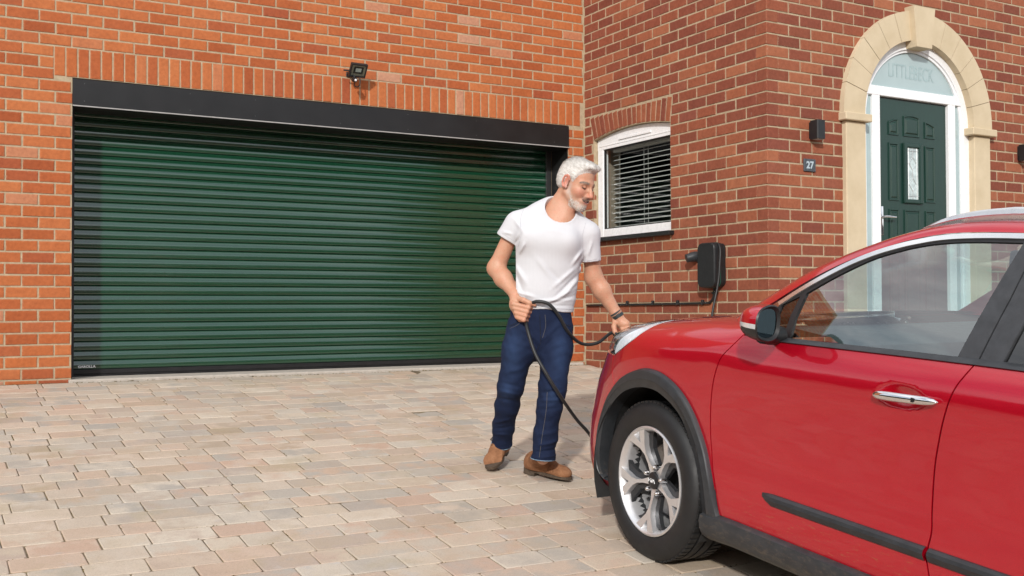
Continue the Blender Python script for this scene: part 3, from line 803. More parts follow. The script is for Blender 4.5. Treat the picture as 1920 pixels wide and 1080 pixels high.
def glassw(X, Z):
    """half-width of the cabin sides"""
    X = np.asarray(X, float); Z = np.asarray(Z, float); u = Z-1.04
    return .852 - .36*u - .28*u*u*np.sign(u) - .045*np.clip((1.15-X)/.6, 0, 2)**2 - .05*np.clip((X-2.3)/.9, 0, 2)**2
# ================================================================ the car
def paint_mat():
    t = NT('red_car_paint'); P = t.obj()
    f = t.noise(900, 2, .5, P)
    c = t.ramp(f, [(.35, (.43, .0003, .012)), (.65, (.58, .0006, .019))])
    # dust low on the doors
    sep = t.n('ShaderNodeSeparateXYZ'); t.l(P, sep.inputs[0])
    lowm = t.ramp(sep.outputs[2], [(.30, (1,)*3), (.48, (0,)*3)])
    fl = t.ramp(t.noise(60, 4, .8, t.vmul(P, (.35, 1, 1.6))), [(.58, (0,)*3), (.66, (.5,)*3)])
    m = t.math('MULTIPLY', lowm, fl)
    c = t.mix(m, c, (.40, .19, .07))
    return t.pbsdf(c, .34, .45, .4, coat=1, coatr=.05, Coat_IOR=1.6)
M_RED = paint_mat()
M_CGLASS = glass_mat('car_glass', (.64, .80, .79), 1.0, 2.5)
M_PRIV = glass_mat('privacy_glass', (.10, .11, .12), 1.0, 1.8)
M_INT = plain('interior', (.035, .036, .038), .75)
M_INT2 = plain('interior_grey', (.10, .10, .10), .7)
M_SILV = plain('satin_silver', (.70, .70, .70), .28, .85, var=.05)
def clad_mat():
    t = NT('grey_cladding'); P = t.obj(); f = t.noise(500, 3, .6, P)
    c = t.ramp(t.noise(20, 4, .7, P), [(.3, (.020, .022, .025)), (.7, (.034, .037, .041))])
    sep = t.n('ShaderNodeSeparateXYZ'); t.l(P, sep.inputs[0])
    m = t.math('MULTIPLY', t.ramp(sep.outputs[2], [(.22, (1,)*3), (.34, (0,)*3)]), t.ramp(t.noise(45, 5, .8, t.vmul(P, (.5, 1, 1))), [(.50, (0,)*3), (.66, (.55,)*3)]))
    return t.pbsdf(t.mix(m, c, (.16, .12, .085)), .42, 0, .5, normal=t.bump(f, .15, .001))
M_CLAD = clad_mat()
_fw = np.array([-0.03466334, 0.9926281, 0.11613749]); _lf = np.array([-0.99939905, -0.03442849, -0.00402813]); _nr = np.array([0, -0.11620732, 0.99322498])
_O = np.array([2.6229823, -4.55883485, -0.63403759])
MC = Matrix.Identity(4)
for i in range(3): MC[i][0], MC[i][1], MC[i][2], MC[i][3] = _fw[i], _lf[i], _nr[i], _O[i]
car = thing('parked_car', 'red hatchback car with grey cladding being charged on the driveway', 'car', mat4=MC)
def dens(P, h=.025):
    out = []
    for a, b in zip(P, P[1:]):
        n = max(1, int(math.hypot(b[0]-a[0], b[1]-a[1])/h))
        for k in range(n): out.append((a[0]+(b[0]-a[0])*k/n, a[1]+(b[1]-a[1])*k/n))
    return out + [tuple(P[-1])]
def smooth_poly(P, n=4): return [tuple(p) for p in spline(P, n)]
def inside(px, pz, poly):
    c = np.zeros(px.shape, bool); n = len(poly)
    for i in range(n):
        x1, z1 = poly[i]; x2, z2 = poly[i-1]
        k = ((z1 > pz) != (z2 > pz)); 
        with np.errstate(divide='ignore', invalid='ignore'):
            xi = (x2-x1)*(pz-z1)/(z2-z1)+x1
        c ^= k & (px < xi)
    return c
def fix_mesh(name, V, F, N, mat, parent, s=1):
    """V, N in car axes (X,Y,Z); s = side"""
    V = np.array(V, float); N = np.array(N, float)
    V = V*np.array([-1, s, 1]); N = N*np.array([-1, s, 1])
    FF = []
    for f in F:
        a, b, c = V[f[0]], V[f[1]], V[f[2]]
        if np.dot(np.cross(b-a, c-a), N[f[0]]+N[f[1]]+N[f[2]]) < 0: f = f[::-1]
        FF.append(tuple(int(i) for i in f))
    me = bpy.data.meshes.new(name); me.from_pydata([tuple(v) for v in V], [], FF); me.update()
    for p in me.polygons: p.use_smooth = True
    me.normals_split_custom_set_from_vertices([tuple(n) for n in N])
    return mesh_obj(name, me, mat, parent)
def surf_n(f, X, Z, e=.002):
    dX = (f(X+e, Z)-f(X-e, Z))/(2*e); dZ = (f(X, Z+e)-f(X, Z-e))/(2*e)
    n = np.stack([-dX, np.ones_like(dX), -dZ], -1); return n/np.linalg.norm(n, axis=-1, keepdims=True)
def panel_on(name, poly, f, mat, parent, off=0, res=.03, thick=.012, s=1, dense=None):
    poly = dens(list(poly)+[poly[0]], res*.7)[:-1]
    cl = [poly[0]]
    for p in poly[1:]:
        if math.hypot(p[0]-cl[-1][0], p[1]-cl[-1][1]) > .002: cl.append(p)
    if math.hypot(cl[0][0]-cl[-1][0], cl[0][1]-cl[-1][1]) < .002: cl.pop()
    poly = cl; nb = len(poly); A = np.array(poly)
    pts = []
    gx, gz_ = np.meshgrid(np.arange(A[:, 0].min(), A[:, 0].max(), res), np.arange(A[:, 1].min(), A[:, 1].max(), res*.7))
    pts.append(np.stack([gx.ravel(), gz_.ravel()], -1))
    if dense:
        x0, x1, z0, z1, r = dense
        gx, gz_ = np.meshgrid(np.arange(x0, x1, r), np.arange(z0, z1, r)); pts.append(np.stack([gx.ravel(), gz_.ravel()], -1))
    pts = np.concatenate(pts); pts = pts[inside(pts[:, 0], pts[:, 1], poly)]
    if len(pts):
        d = np.sqrt(((pts[:, None]-A[None])**2).sum(-1)).min(1); pts = pts[d > res*.35]
    allp = np.concatenate([A, pts])
    r = delaunay_2d_cdt([Vector(p) for p in allp], [(i, (i+1) % nb) for i in range(nb)], [], 1, 1e-6)
    Q = np.array([v[:] for v in r[0]]); X, Z = Q[:, 0], Q[:, 1]
    N = surf_n(f, X, Z); V = np.stack([X, f(X, Z), Z], -1) + N*off
    F = [list(t) for t in r[2]]
    if thick:
        ov = r[3]; loop = [None]*nb
        for i, o in enumerate(ov):
            for k in o:
                if k < nb: loop[k] = i
        loop = [l for l in loop if l is not None]
        b = len(V); cen = A.mean(0)
        V = np.vstack([V, V[loop]])
        # rounded edge: first ring keeps surface normal tipped outwards, second ring goes inwards
        t2 = V[loop] - N[loop]*thick
        L2 = Q[loop]; tg = np.roll(L2, -1, 0)-np.roll(L2, 1, 0)
        sg = np.sign((L2[:, 0]*np.roll(L2[:, 1], -1)-np.roll(L2[:, 0], -1)*L2[:, 1]).sum())
        ox, oz = tg[:, 1]*sg, -tg[:, 0]*sg; nn = N[loop]; dY = -(ox*nn[:, 0]+oz*nn[:, 2])/np.maximum(nn[:, 1], .1)
        rim = np.stack([ox, dY, oz], -1); rim /= (np.linalg.norm(rim, axis=1, keepdims=True)+1e-9)
        N = np.vstack([N, rim*.8+N[loop]*.2]); c = len(V)
        V = np.vstack([V, t2]); N = np.vstack([N, rim]); m = len(loop)
        for k in range(m):
            k2 = (k+1) % m; F.append([b+k, b+k2, c+k2, c+k])
    return fix_mesh(name, V, F, N, mat, parent, s)
def loft(name, rows, mat, parent, s=1, angle=None, closed=False):
    """rows of car-axis points"""
    mb = MB(); R = [[(-p[0], s*p[1], p[2]) for p in (list(r)+[r[0]] if closed else r)] for r in rows]
    mb.grid(R)
    if closed: bmesh.ops.remove_doubles(mb.bm, verts=mb.bm.verts[:], dist=1e-6)
    return mb.build(name, mat, parent, angle=angle or 40)
def resamp(P, n):
    P = np.array(P, float); d = np.r_[0, np.cumsum(np.linalg.norm(np.diff(P, axis=0), axis=1))]
    t = np.linspace(0, d[-1], n); return np.stack([np.interp(t, d, P[:, k]) for k in range(P.shape[1])], -1)
ARCH_O = [(-.330, .262), (-.385, .285), (-.412, .347), (-.402, .386), (-.392, .475), (-.372, .544), (-.332, .617), (-.280, .673), (-.223, .72), (-.17, .751), (-.107, .777), (-.049, .795), (.001, .799), (.05, .796), (.097, .784), (.142, .765), (.182, .74), (.215, .71), (.243, .675), (.268, .637), (.291, .597), (.314, .556), (.338, .511), (.361, .462), (.383, .405), (.402, .335), (.418, .296)]
ARCH_I = [(-.305, .250), (-.350, .267), (-.370, .324), (-.366, .403), (-.357, .474), (-.344, .522), (-.309, .576), (-.271, .615), (-.227, .65), (-.177, .68), (-.123, .701), (-.083, .711), (-.044, .718), (-.001, .72), (.041, .716), (.081, .702), (.119, .684), (.152, .662), (.181, .635), (.206, .6), (.229, .562), (.251, .528), (.273, .491), (.297, .447), (.314, .402), (.325, .348), (.330, .292), (.332, .215)]
AO, AI = resamp(smooth_poly(ARCH_O, 3), 64), resamp(smooth_poly(ARCH_I, 3), 64)
AMID = [tuple(p) for p in (AO*.6+AI*.4)]
DF = [(.414, .300), (.402, .342), (.386, .412), (.361, .50), (.344, .584), (.342, .659), (.349, .735), (.358, .79), (.370, .835), (.383, .872), (.395, .902), (.411, .926), (.430, .948), (.452, .977), (.468, 1.002)]
DR = [(1.443, 1.049), (1.433, 1.030), (1.421, 1.008), (1.409, .985), (1.400, .962), (1.393, .938), (1.386, .912), (1.377, .876), (1.369, .842), (1.357, .78), (1.347, .72), (1.342, .651), (1.343, .569), (1.350, .51), (1.344, .463), (1.340, .433), (1.348, .398), (1.357, .36), (1.362, .299)]
BELT_B = [(.468, 1.002), (.56, 1.003), (.652, 1.006), (.871, 1.018), (.991, 1.0245), (1.223, 1.037), (1.441, 1.048), (1.599, 1.055), (2.0, 1.072), (2.45, 1.092)]
BELT_T = [(.600, 1.016), (.642, 1.018), (.858, 1.031), (.983, 1.039), (1.174, 1.050), (1.375, 1.060), (1.446, 1.064), (1.588, 1.070), (2.0, 1.087), (2.40, 1.105)]
HLE = [(-.085, .972), (-.108, .955), (-.122, .934), (-.150, .902), (-.215, .858), (-.300, .812)]
BUMP = [(-.308, .808), (-.312, .765), (-.307, .729), (-.292, .696), (-.274, .667), (-.262, .655)]
def ztop(X, q=.975): return float(zcrease(X) + q*(zhood(X)+.012-zcrease(X)))
def bz(X): return float(np.interp(X, [p[0] for p in BELT_B], [p[1] for p in BELT_B]))
GAP = .0030
body = None
for s in (1, -1):
    # front wing
    iA = min(range(64), key=lambda i: math.hypot(AMID[i][0]+.262, AMID[i][1]-.655)); 
    top = [(x, ztop(x)) for x in np.linspace(.505, -.085, 26)]
    poly = [(x-GAP, z) for x, z in smooth_poly(DF, 3)] + [(.49, 1.03)] + top + [(x+.002, z-.003) for x, z in HLE[1:]] + [(x+.0015, z) for x, z in BUMP[1:]] + AMID[iA:][:-1]
    w = panel_on('front_wing', poly, halfw, M_RED, car, res=.020, s=s, thick=.007)
    # bumper corner
    def x_at(Y, Z):
        lo, hi = float(xnose(Z)), 0.1
        for _ in range(40):
            m = (lo+hi)/2
            if float(halfw(m, Z)) < Y: lo = m
            else: hi = m
        return lo
    zz = np.linspace(.20, .80, 16)
    frt = [(x_at(.50, z), z) for z in zz]
    poly = [(x-.0015, z) for x, z in reversed(BUMP)] + [(-.305, .809)] + frt[::-1] + [(-.36, .20), (-.33, .24)] + AMID[4:iA+1]
    panel_on('bumper_corner', poly, halfw, M_RED, car, res=.018, s=s)
    # doors and rear quarter
    fd = panel_on('front_door', [(x+GAP, z) for x, z in smooth_poly(DF, 3)] + [p for p in BELT_B if .47 < p[0] < 1.44] + [(x-GAP, z) for x, z in smooth_poly(DR, 3)] , halfw, M_RED, car, res=.020, s=s, thick=.007, dense=(1.09, 1.34, .86, .965, .008))
    ra = [(2.7-.43*math.cos(a), .34+.43*math.sin(a)) for a in np.linspace(math.pi*.02, math.pi*.46, 12)]
    rd = panel_on('rear_door', [(x+GAP, z) for x, z in reversed(smooth_poly(DR, 3))] + [p for p in BELT_B if p[0] > 1.45] + [(2.44, .95), (2.38, .80)] + [q for q in ra[::-1] if q[0] < 2.37] + [(2.23, .299)], halfw, M_RED, car, res=.028, s=s, thick=.007)
    ra2 = [(2.7-.43*math.cos(a), .34+.43*math.sin(a)) for a in np.linspace(math.pi*.98, math.pi*.30, 20)]
    panel_on('rear_wing', [(2.455, 1.092), (2.455, .95), (2.395, .80), (2.40, .655)] + ra2[::-1][1:] + [(3.20, .30), (3.42, .40), (3.42, .98), (3.2, 1.08)], halfw, M_RED, car, res=.05, s=s)
    # black strips behind the shut lines, painting in the shade of the gaps
    for cur in (DF, DR):
        rows = [[(x+e, float(side_base(x+e, z))-.011, z) for e in (-.03, -.01, .01, .03)] for x, z in smooth_poly(cur, 3)]
        loft('gap_backing', rows, M_RUBBER, car, s, 60)
    # arch cladding
    rows = []
    for k in range(64):
        o_, i_ = AO[k], AI[k]; row = []
        for t, off in ((-.02, -.004), (0, .006), (.05, .015), (.12, .019), (.50, .023), (.56, .0195), (1.0, .012), (1.0, -.012), (.99, -.055)):
            p = o_ + (i_-o_)*t; p0 = np.array([p[0], float(halfw(p[0], p[1])), p[1]])
            n = surf_n(halfw, np.array([p[0]]), np.array([p[1]]))[0]
            row.append(p0 + n*off if off > -.01 else p0+np.array([0, off, 0]))
        rows.append(row)
    loft('arch_cladding', rows, M_CLAD, car, s, 28)
    rows = []
    for a in np.linspace(-.12*math.pi, 1.12*math.pi, 22):
        rows.append([(2.7-r*math.cos(a), float(halfw(2.7-r*math.cos(a), max(.22, .34+r*math.sin(a))))+o, .34+r*math.sin(a)) for r, o in ((.47, .004), (.46, .018), (.40, .016), (.39, -.06))])
    loft('arch_cladding', rows, M_CLAD, car, s, 28)
    # wheel wells
    for xc_, rr in ((0, .375), (2.7, .385)):
        rows = [[(xc_-.02-rr*math.cos(a), y, .335+(rr+.01)*math.sin(a)) for y in (.872, .50)] for a in np.linspace(-.15*math.pi, 1.15*math.pi, 22)]
        lw = loft('wheel_arch_liner', rows, M_RUBBER, car, s)
        mb = MB(); mb.box((-(xc_+.4), s*.49, .12), (-(xc_-.4), s*.50, .75)); mb.build('liner_wall', M_RUBBER, lw)
    # sill cladding
    sec = [(.848, .302), (.872, .300), (.888, .290), (.892, .270), (.886, .236), (.868, .205), (.83, .182), (.74, .175)]
    rows = []
    for X in [.335, .345, .40, .46] + list(np.linspace(.55, 2.26, 18)):
        k = sm(X, .34, .47); rows.append([(X, y+.004*(1-k), z*(1 if k > .99 else .97+.03*k)) for y, z in sec])
    loft('sill_cladding', rows, M_CLAD, car, s, 35)
    # door mouldings
    def mould(x0, x1, parent, tip):
        rows = []
        for X in np.r_[x0, x0+.006, x0+.02, np.linspace(x0+.05, x1, 16)]:
            t = 1 if not tip else min(1, .08+ (X-x0)/.045); zc_ = .430+.010*(X-.64)
            r = []
            for dz, off in ((.024, -.002), (.022, .007), (.014, .016), (.002, .0185), (-.018, .008), (-.025, -.003)):
                z = zc_+dz*(t if dz < 0 else (.55+.45*t)) + (.004*(1-t)); r.append((X, float(side_base(X, z))+off*t, z))
            rows.append(r)
        loft('door_moulding', rows, M_CLAD, parent, s, 25)
    mould(.636, 1.338, fd, True); mould(1.352, 2.20, rd, False)
    # handle
    for x0, par in ((1.118, fd), (2.15, rd)):
        rows = []; L = .245
        for t in np.linspace(0, 1, 22):
            X = x0+L*t; Zc = .902+.075*(X-x0) if x0 < 2 else .965+.05*(X-x0)
            e = max(1e-3, 1-abs(2*t-1)**5)**.5; w = .0165*e*(1-.12*t)
            Yb = float(side_base(X, Zc)) + .012*math.sin(math.pi*t)**.5 + .012
            rows.append([(X, Yb + .013*e*math.cos(a), Zc + w*math.sin(a)) for a in np.linspace(0, 2*math.pi, 14, endpoint=False)])
        hb_ = loft('handle', rows, M_CHROME, par, s, 50, closed=True)
        MB().box((-(x0+.176), s*(float(side_base(x0+.17, .915))+.0365), .908), (-(x0+.166), s*(float(side_base(x0+.17, .915))+.0385), .922)).build('sensor_button', M_BLACK, hb_)
    # window surround, belt strip, glass
    rows = []
    for X in np.linspace(.60, 2.40, 40):
        zb_ = bz(X)-.001; zt_ = float(np.interp(X, [p[0] for p in BELT_T], [p[1] for p in BELT_T]))
        yb, yt = float(halfw(X, zb_)), float(glassw(X, zt_))
        rows.append([(X, yb-.004, zb_-.004), (X, yb+.009, zb_+.001), (X, (yb+yt)/2+.011, (zb_+zt_)/2), (X, yt+.006, zt_), (X, yt-.02, zt_-.002)])
    loft('belt_strip', rows, M_CLAD, fd, s, 30)
GTOP = [(.675, 1.180), (.766, 1.239), (.851, 1.289), (.934, 1.331), (1.02, 1.361), (1.078, 1.378), (1.164, 1.395), (1.281, 1.407), (1.438, 1.414)]
CHR = [(.560, 1.128), (.573, 1.138), (.667, 1.202), (.757, 1.258), (.845, 1.307), (.932, 1.346), (1.016, 1.375), (1.074, 1.391), (1.16, 1.410), (1.277, 1.423), (1.433, 1.431), (1.7, 1.436), (2.1, 1.428), (2.6, 1.385)]
CHS = smooth_poly(CHR, 4); GTS = smooth_poly(GTOP, 3)
def bandpoly(C, up, dn):
    C = np.array(C); T = np.gradient(C, axis=0); T /= np.linalg.norm(T, axis=1, keepdims=True); Nn = np.stack([-T[:, 1], T[:, 0]], -1)
    return [tuple(p) for p in C+Nn*up] + [tuple(p) for p in (C-Nn*dn)[::-1]]
BPF = [(1.372, 1.062), (1.408, 1.225), (1.446, 1.408)]
for s in (1, -1):
    fdoor = [o for o in car.children if o.name.startswith('front_door')][0 if s == 1 else 1]
    rdoor = [o for o in car.children if o.name.startswith('rear_door')][0 if s == 1 else 1]
    panel_on('window_chrome', bandpoly(CHS, .0085, .0075), glassw, plain('bright_trim', (.80, .80, .80), .16, .9, var=.03) if s == 1 else bpy.data.materials['bright_trim'], fdoor, off=.008, res=.02, thick=.01, s=s)
    blk = [p for p in GTS] + [(1.478, 1.414), (1.478, 1.422)] + [(x, z-.006) for x, z in CHS[::-1] if x < 1.44]
    panel_on('window_frame', blk, glassw, M_BLACK, fdoor, off=.001, res=.02, thick=.01, s=s)
    panel_on('pillar_trim', [(1.372, 1.055), (1.408, 1.225), (1.446, 1.412), (1.492, 1.415), (1.474, 1.245), (1.441, 1.055)], glassw, M_DGREY, fdoor, off=.005, res=.03, s=s)
    panel_on('pillar_trim', [(1.4465, 1.055), (1.479, 1.245), (1.497, 1.415), (1.575, 1.415), (1.556, 1.245), (1.520, 1.055)], glassw, M_DGREY, rdoor, off=.005, res=.03, s=s)
    panel_on('side_window', [(.672, 1.010), (.662, 1.09), (.672, 1.176)] + GTS[1:] + [(1.446, 1.41), (1.41, 1.225), (1.374, 1.05), (1.0, 1.03)], glassw, M_CGLASS, fdoor, off=-.004, res=.06, thick=0, s=s)
    panel_on('rear_side_window', [(1.522, 1.055), (1.558, 1.245), (1.578, 1.42), (2.0, 1.418), (2.35, 1.38), (2.45, 1.30), (2.40, 1.09)], glassw, M_PRIV, rdoor, off=-.004, res=.08, thick=0, s=s)
    panel_on('window_divider', [(.640, 1.01), (.640, 1.09), (.655, 1.172), (.680, 1.186), (.668, 1.09), (.678, 1.01)], glassw, M_BLACK, fdoor, off=.002, res=.03, s=s)
    panel_on('quarter_window', [(.560, 1.06), (.575, 1.128), (.655, 1.178), (.642, 1.09), (.642, 1.05)], glassw, M_PRIV, fdoor, off=-.003, res=.04, thick=0, s=s)
    panel_on('mirror_sail', [(.485, 1.0), (.555, 1.118), (.575, 1.13), (.565, 1.05), (.645, 1.05), (.645, 1.0)], glassw, M_BLACK, fdoor, off=.003, res=.03, s=s)
# cabin rails, roof and windscreen
RLOW = [(.36, 1.034), (.40, 1.058), (.51, 1.124), (.608, 1.190), (.701, 1.249), (.816, 1.310), (.919, 1.354), (1.032, 1.396), (1.152, 1.425), (1.27, 1.438), (1.432, 1.445), (1.8, 1.452), (2.3, 1.43), (2.8, 1.37), (3.1, 1.30)]
RTOP = [(.285, 1.048), (.33, 1.074), (.436, 1.146), (.541, 1.213), (.637, 1.273), (.759, 1.330), (.867, 1.376), (.956, 1.411), (1.057, 1.443), (1.158, 1.464), (1.274, 1.477), (1.382, 1.483), (1.8, 1.494), (2.3, 1.475), (2.8, 1.42), (3.1, 1.35)]
NL = 70
# parametrise both by X so that the cross-sections match
XL = np.linspace(0, 1, NL)
rl = resamp(smooth_poly(RLOW, 4), NL); rt = resamp(smooth_poly(RTOP, 4), NL)
inner = []
rowsL = []
for k in range(NL):
    xl, zl = rl[k]; xt, zt_ = rt[k]
    lo = np.array([xl, float(glassw(xl, zl))+.006, zl]); tp = np.array([xt, float(glassw(xt, zt_))-.045, zt_])
    nrm_ = np.array([-.25, 1.0, .75]); nrm_ /= np.linalg.norm(nrm_)
    md = (lo+tp)/2 + nrm_*.011
    inn = tp + np.array([-.020 if xt < 1.1 else 0, -.060, .004 if xt > 1.1 else -.004])
    q1 = lo*.75+tp*.25 + nrm_*.008; q3 = lo*.25+tp*.75 + nrm_*.009
    rowsL.append([lo+np.array([0, -.02, .0]), lo, q1, md, q3, tp, tp*.5+inn*.5+np.array([0, 0, .003]), inn]); inner.append(inn)
for s in (1, -1): loft('roof_side_rail', rowsL, M_RED, car, s, 60)
hi = next(k for k in range(NL) if rt[k][0] > 1.08)
def across(k, dy=0, n=13, up=0.02, fwd=.0):
    p = inner[k]; out = []
    for t in np.linspace(-1, 1, n):
        out.append((p[0]-fwd*(1-t*t), p[1]*t, p[2]+up*(1-t*t)))
    return out
loft('roof', [across(k, up=.022, fwd=.02) for k in range(hi, NL)], M_RED, car)
loft('windscreen', [across(k, up=.004, fwd=.20-.18*sm(k, 0, hi)) for k in range(0, hi+1)], M_CGLASS, car, angle=60)
# roof rails
for s in (1, -1):
    RT_ = [(1.030, 1.440), (1.06, 1.456), (1.122, 1.484), (1.214, 1.507), (1.32, 1.521), (1.40, 1.526), (1.8, 1.531), (2.3, 1.512), (2.7, 1.47), (2.8, 1.435)]
    top_ = resamp(smooth_poly(RT_, 4), 50); rows = []
    for X, Z in top_:
        zb_ = min(Z-.004, float(np.interp(X, [p[0] for p in RTOP], [p[1] for p in RTOP]))-.004)
        zb2 = max(zb_, Z-.060)
        yo = float(np.interp(X, rt[:, 0], [i[1] for i in inner]))+.052
        rows.append([(X, yo+.010, zb2), (X, yo+.011, zb2+(Z-zb2)*.45), (X, yo+.014, zb2+(Z-zb2)*.55), (X, yo+.012, Z-.006), (X, yo+.004, Z), (X, yo-.008, Z), (X, yo-.016, Z-.006), (X, yo-.016, zb2)])
    loft('roof_bar', rows, M_SILV, car, s, 35)
# hood, nose
def planf(X, Z=.93):
    r = np.clip((.12-X)/(.12-xnose(Z)), 0, 1); return float(np.maximum(1-r**NP, 1e-6)**(1/NP))
rows = []
for X in np.linspace(.50, -.60, 40):
    zc_ = float(zcrease(X)); zt_ = float(zhood(X))+.012; pf = planf(max(X, -.56), .90); row = []
    for yy in np.linspace(-.702, .702, 29):
        q = (1-np.clip((abs(yy)-.6)/.3, 0, 1)**2.5)**.4
        fw2 = -.14*max(0, (-X-.2)/.4)**2*(1-(yy/.702)**2)      # the leading edge bows forward
        row.append((X+fw2, yy*pf, zc_+q*(zt_-zc_)+.016*(1-(yy/.702)**2)-.02*max(0, (-X-.45)/.15)**2))
    rows.append(row)
loft('bonnet', rows, M_RED, car, angle=60)
rows = []
for z in np.linspace(.20, .84, 20):
    row = []
    for yy in np.linspace(-1, 1, 31):
        sb = float(side_base(-.4, z)); Y = .505*yy
        r = (1-(abs(Y)/sb)**NP)**(1/NP); X = .12-(.12-float(xnose(z)))*r - .13*(1-yy*yy)*sm(z, .15, .35)
        row.append((X, Y, z))
    rows.append(row)
nose = loft('front_bumper', rows, M_RED, car, angle=60)
rows = []
for z, w in ((.60, .34), (.66, .40), (.72, .42), (.76, .40)):
    rows.append([(.12-(.12-float(xnose(z)))*(1-(abs(Y)/.88)**NP)**(1/NP)-.13*(1-(Y/.505)**2)-.008, Y, z) for Y in np.linspace(-w, w, 17)])
loft('grille', rows, M_BLACKM, nose, angle=60)
rows = []
for z, w in ((.24, .36), (.30, .41), (.38, .40)):
    rows.append([(.12-(.12-float(xnose(z)))*(1-(abs(Y)/.87)**NP)**(1/NP)-.13*(1-(Y/.505)**2)*sm(z, .15, .35)-.008, Y, z) for Y in np.linspace(-w, w, 17)])
loft('lower_grille', rows, M_BLACKM, nose, angle=60)
MB().box((.845, .17, .715), (.868, .33, .815), .012, 2).build('charge_port', M_BLACK, nose)
# headlights
M_LENS = glass_mat('clear_lens', (.90, .93, .95), 1.0, 1.5)
M_DRL = plain('daylight_strip', (.85, .87, .90), .3)
M_HLB = plain('lamp_housing', (.46, .49, .52), .25, .55, var=.25, scale=16)
for s in (1, -1):
    tp_ = [(x, ztop(x, .985)) for x in np.linspace(-.085, -.47, 22)]
    fr_ = [(-.50, .87), (-.47, .83)]
    poly = HLE[::-1] + tp_[1:] + fr_
    hl = panel_on('headlight', poly, lambda X, Z: halfw(X, Z)-.026, M_HLB, car, res=.018, thick=.02, s=s)
    panel_on('lens', poly, halfw, M_LENS, hl, off=-.001, res=.018, thick=.004, s=s)
    lo_ = smooth_poly(HLE, 4)
    strip = [(x-.008, z+.002) for x, z in lo_] + [(x-.012-.075*math.sin(math.pi*min(1, max(0, (.965-z)/.15)))**.8*.85, z+.016) for x, z in lo_[::-1]]
    panel_on('daylight_strip', strip, lambda X, Z: halfw(X, Z)-.007, M_DRL, hl, res=.014, thick=.004, s=s)
    for xx, z in ((-.36, .872), (-.41, .868)):
        yy = float(halfw(xx, z))-.012
        MB().tube([(-xx, s*(yy-.03), z), (-xx+.012, s*(yy-.012), z)], [.022, .026], 16).build('reflector', M_BLACKM, hl)
# underside slab, added to block light, and closed rear
MB().box((.45, -.62, .16), (-3.35, .62, .30), .02).build('underbody', M_RUBBER, car)
rows = []
for z in np.linspace(.28, 1.08, 10): rows.append([(3.42+.05*(1-t*t), float(halfw(3.42, min(z, 1.0)))*t, z) for t in np.linspace(-1, 1, 15)])
rows.append([(3.30, .70*t, 1.12) for t in np.linspace(-1, 1, 15)])
loft('tailgate', rows, M_RED, car, angle=60)
pe = inner[-1]
loft('rear_window', [[(pe[0]+(3.30-pe[0])*u, (pe[1]+(.70-pe[1])*u)*t, pe[2]+.02*(1-t*t)*(1-u)+(1.12-pe[2])*u) for t in np.linspace(-1, 1, 13)] for u in (0, .5, 1)], M_PRIV, car, angle=60)
# door mirrors
for s in (1, -1):
    def outl(X, g=0):
        t = (X-.616)/(.722-.616); k = (max(0, 1-(1-min(t, 1))**2.6))**.5; out = []
        for a in np.linspace(0, 2*math.pi, 36, endpoint=False):
            c, d = math.cos(a), math.sin(a); e = 2/2.9
            y = math.copysign(abs(c)**e, c)*(.074-g); z = math.copysign(abs(d)**e, d)*(.066-g)
            z *= (1-.16*(y/.074 > 0)*abs(y/.074)); out.append((X + .014*(y/.074)*t, .995+y*k+.012*(1-k), 1.080+z*(.25+.75*k)))
        return out
    rings = [outl(X) for X in np.linspace(.618, .722, 16)]
    def part_of(name, sel, mat, par):
        mb = MB(); R = [[mb.bm.verts.new((-p[0], s*p[1], p[2])) for p in r] for r in rings]
        for i in range(len(R)-1):
            for k in range(36):
                k2 = (k+1) % 36; zc_ = (rings[i][k][2]+rings[i+1][k2][2])/2
                if sel(zc_): mb.bm.faces.new((R[i][k], R[i][k2], R[i+1][k2], R[i+1][k]))
        bmesh.ops.delete(mb.bm, geom=[v for v in mb.bm.verts if not v.link_faces], context='VERTS')
        return mb.build(name, mat, par, angle=60)
    cap = part_of('door_mirror', lambda z: z > 1.076, M_RED, car)
    part_of('indicator', lambda z: 1.062 < z <= 1.076, plain('indicator_lens', (.70, .70, .70), .15, .3) if s == 1 else bpy.data.materials['indicator_lens'], cap)
    part_of('mirror_base', lambda z: z <= 1.062, M_BLACK, cap)
    o1, o2, o3 = outl(.722), outl(.727, .005), outl(.716, .015)
    mb = MB(); L_ = [[mb.bm.verts.new((-p[0], s*p[1], p[2])) for p in o] for o in (o1, o2, o3)]
    for A_, B_ in zip(L_, L_[1:]):
        for k in range(36): mb.bm.faces.new((A_[k], A_[(k+1) % 36], B_[(k+1) % 36], B_[k]))
    mb.build('bezel', M_BLACK, cap, angle=40)
    mb = MB(); mb.bm.faces.new([mb.bm.verts.new((-p[0]+.001, s*p[1], p[2])) for p in o3]); mb.build('mirror_glass', plain('mirror', (.16, .23, .26), .03, 1, var=.02) if s == 1 else bpy.data.materials['mirror'], cap)
    MB().tube([(-.640, s*.845, 1.025), (-.645, s*.90, 1.022), (-.66, s*.955, 1.030)], [.034, .030, .030], 14).build('mirror_arm', M_BLACK, cap, angle=60)
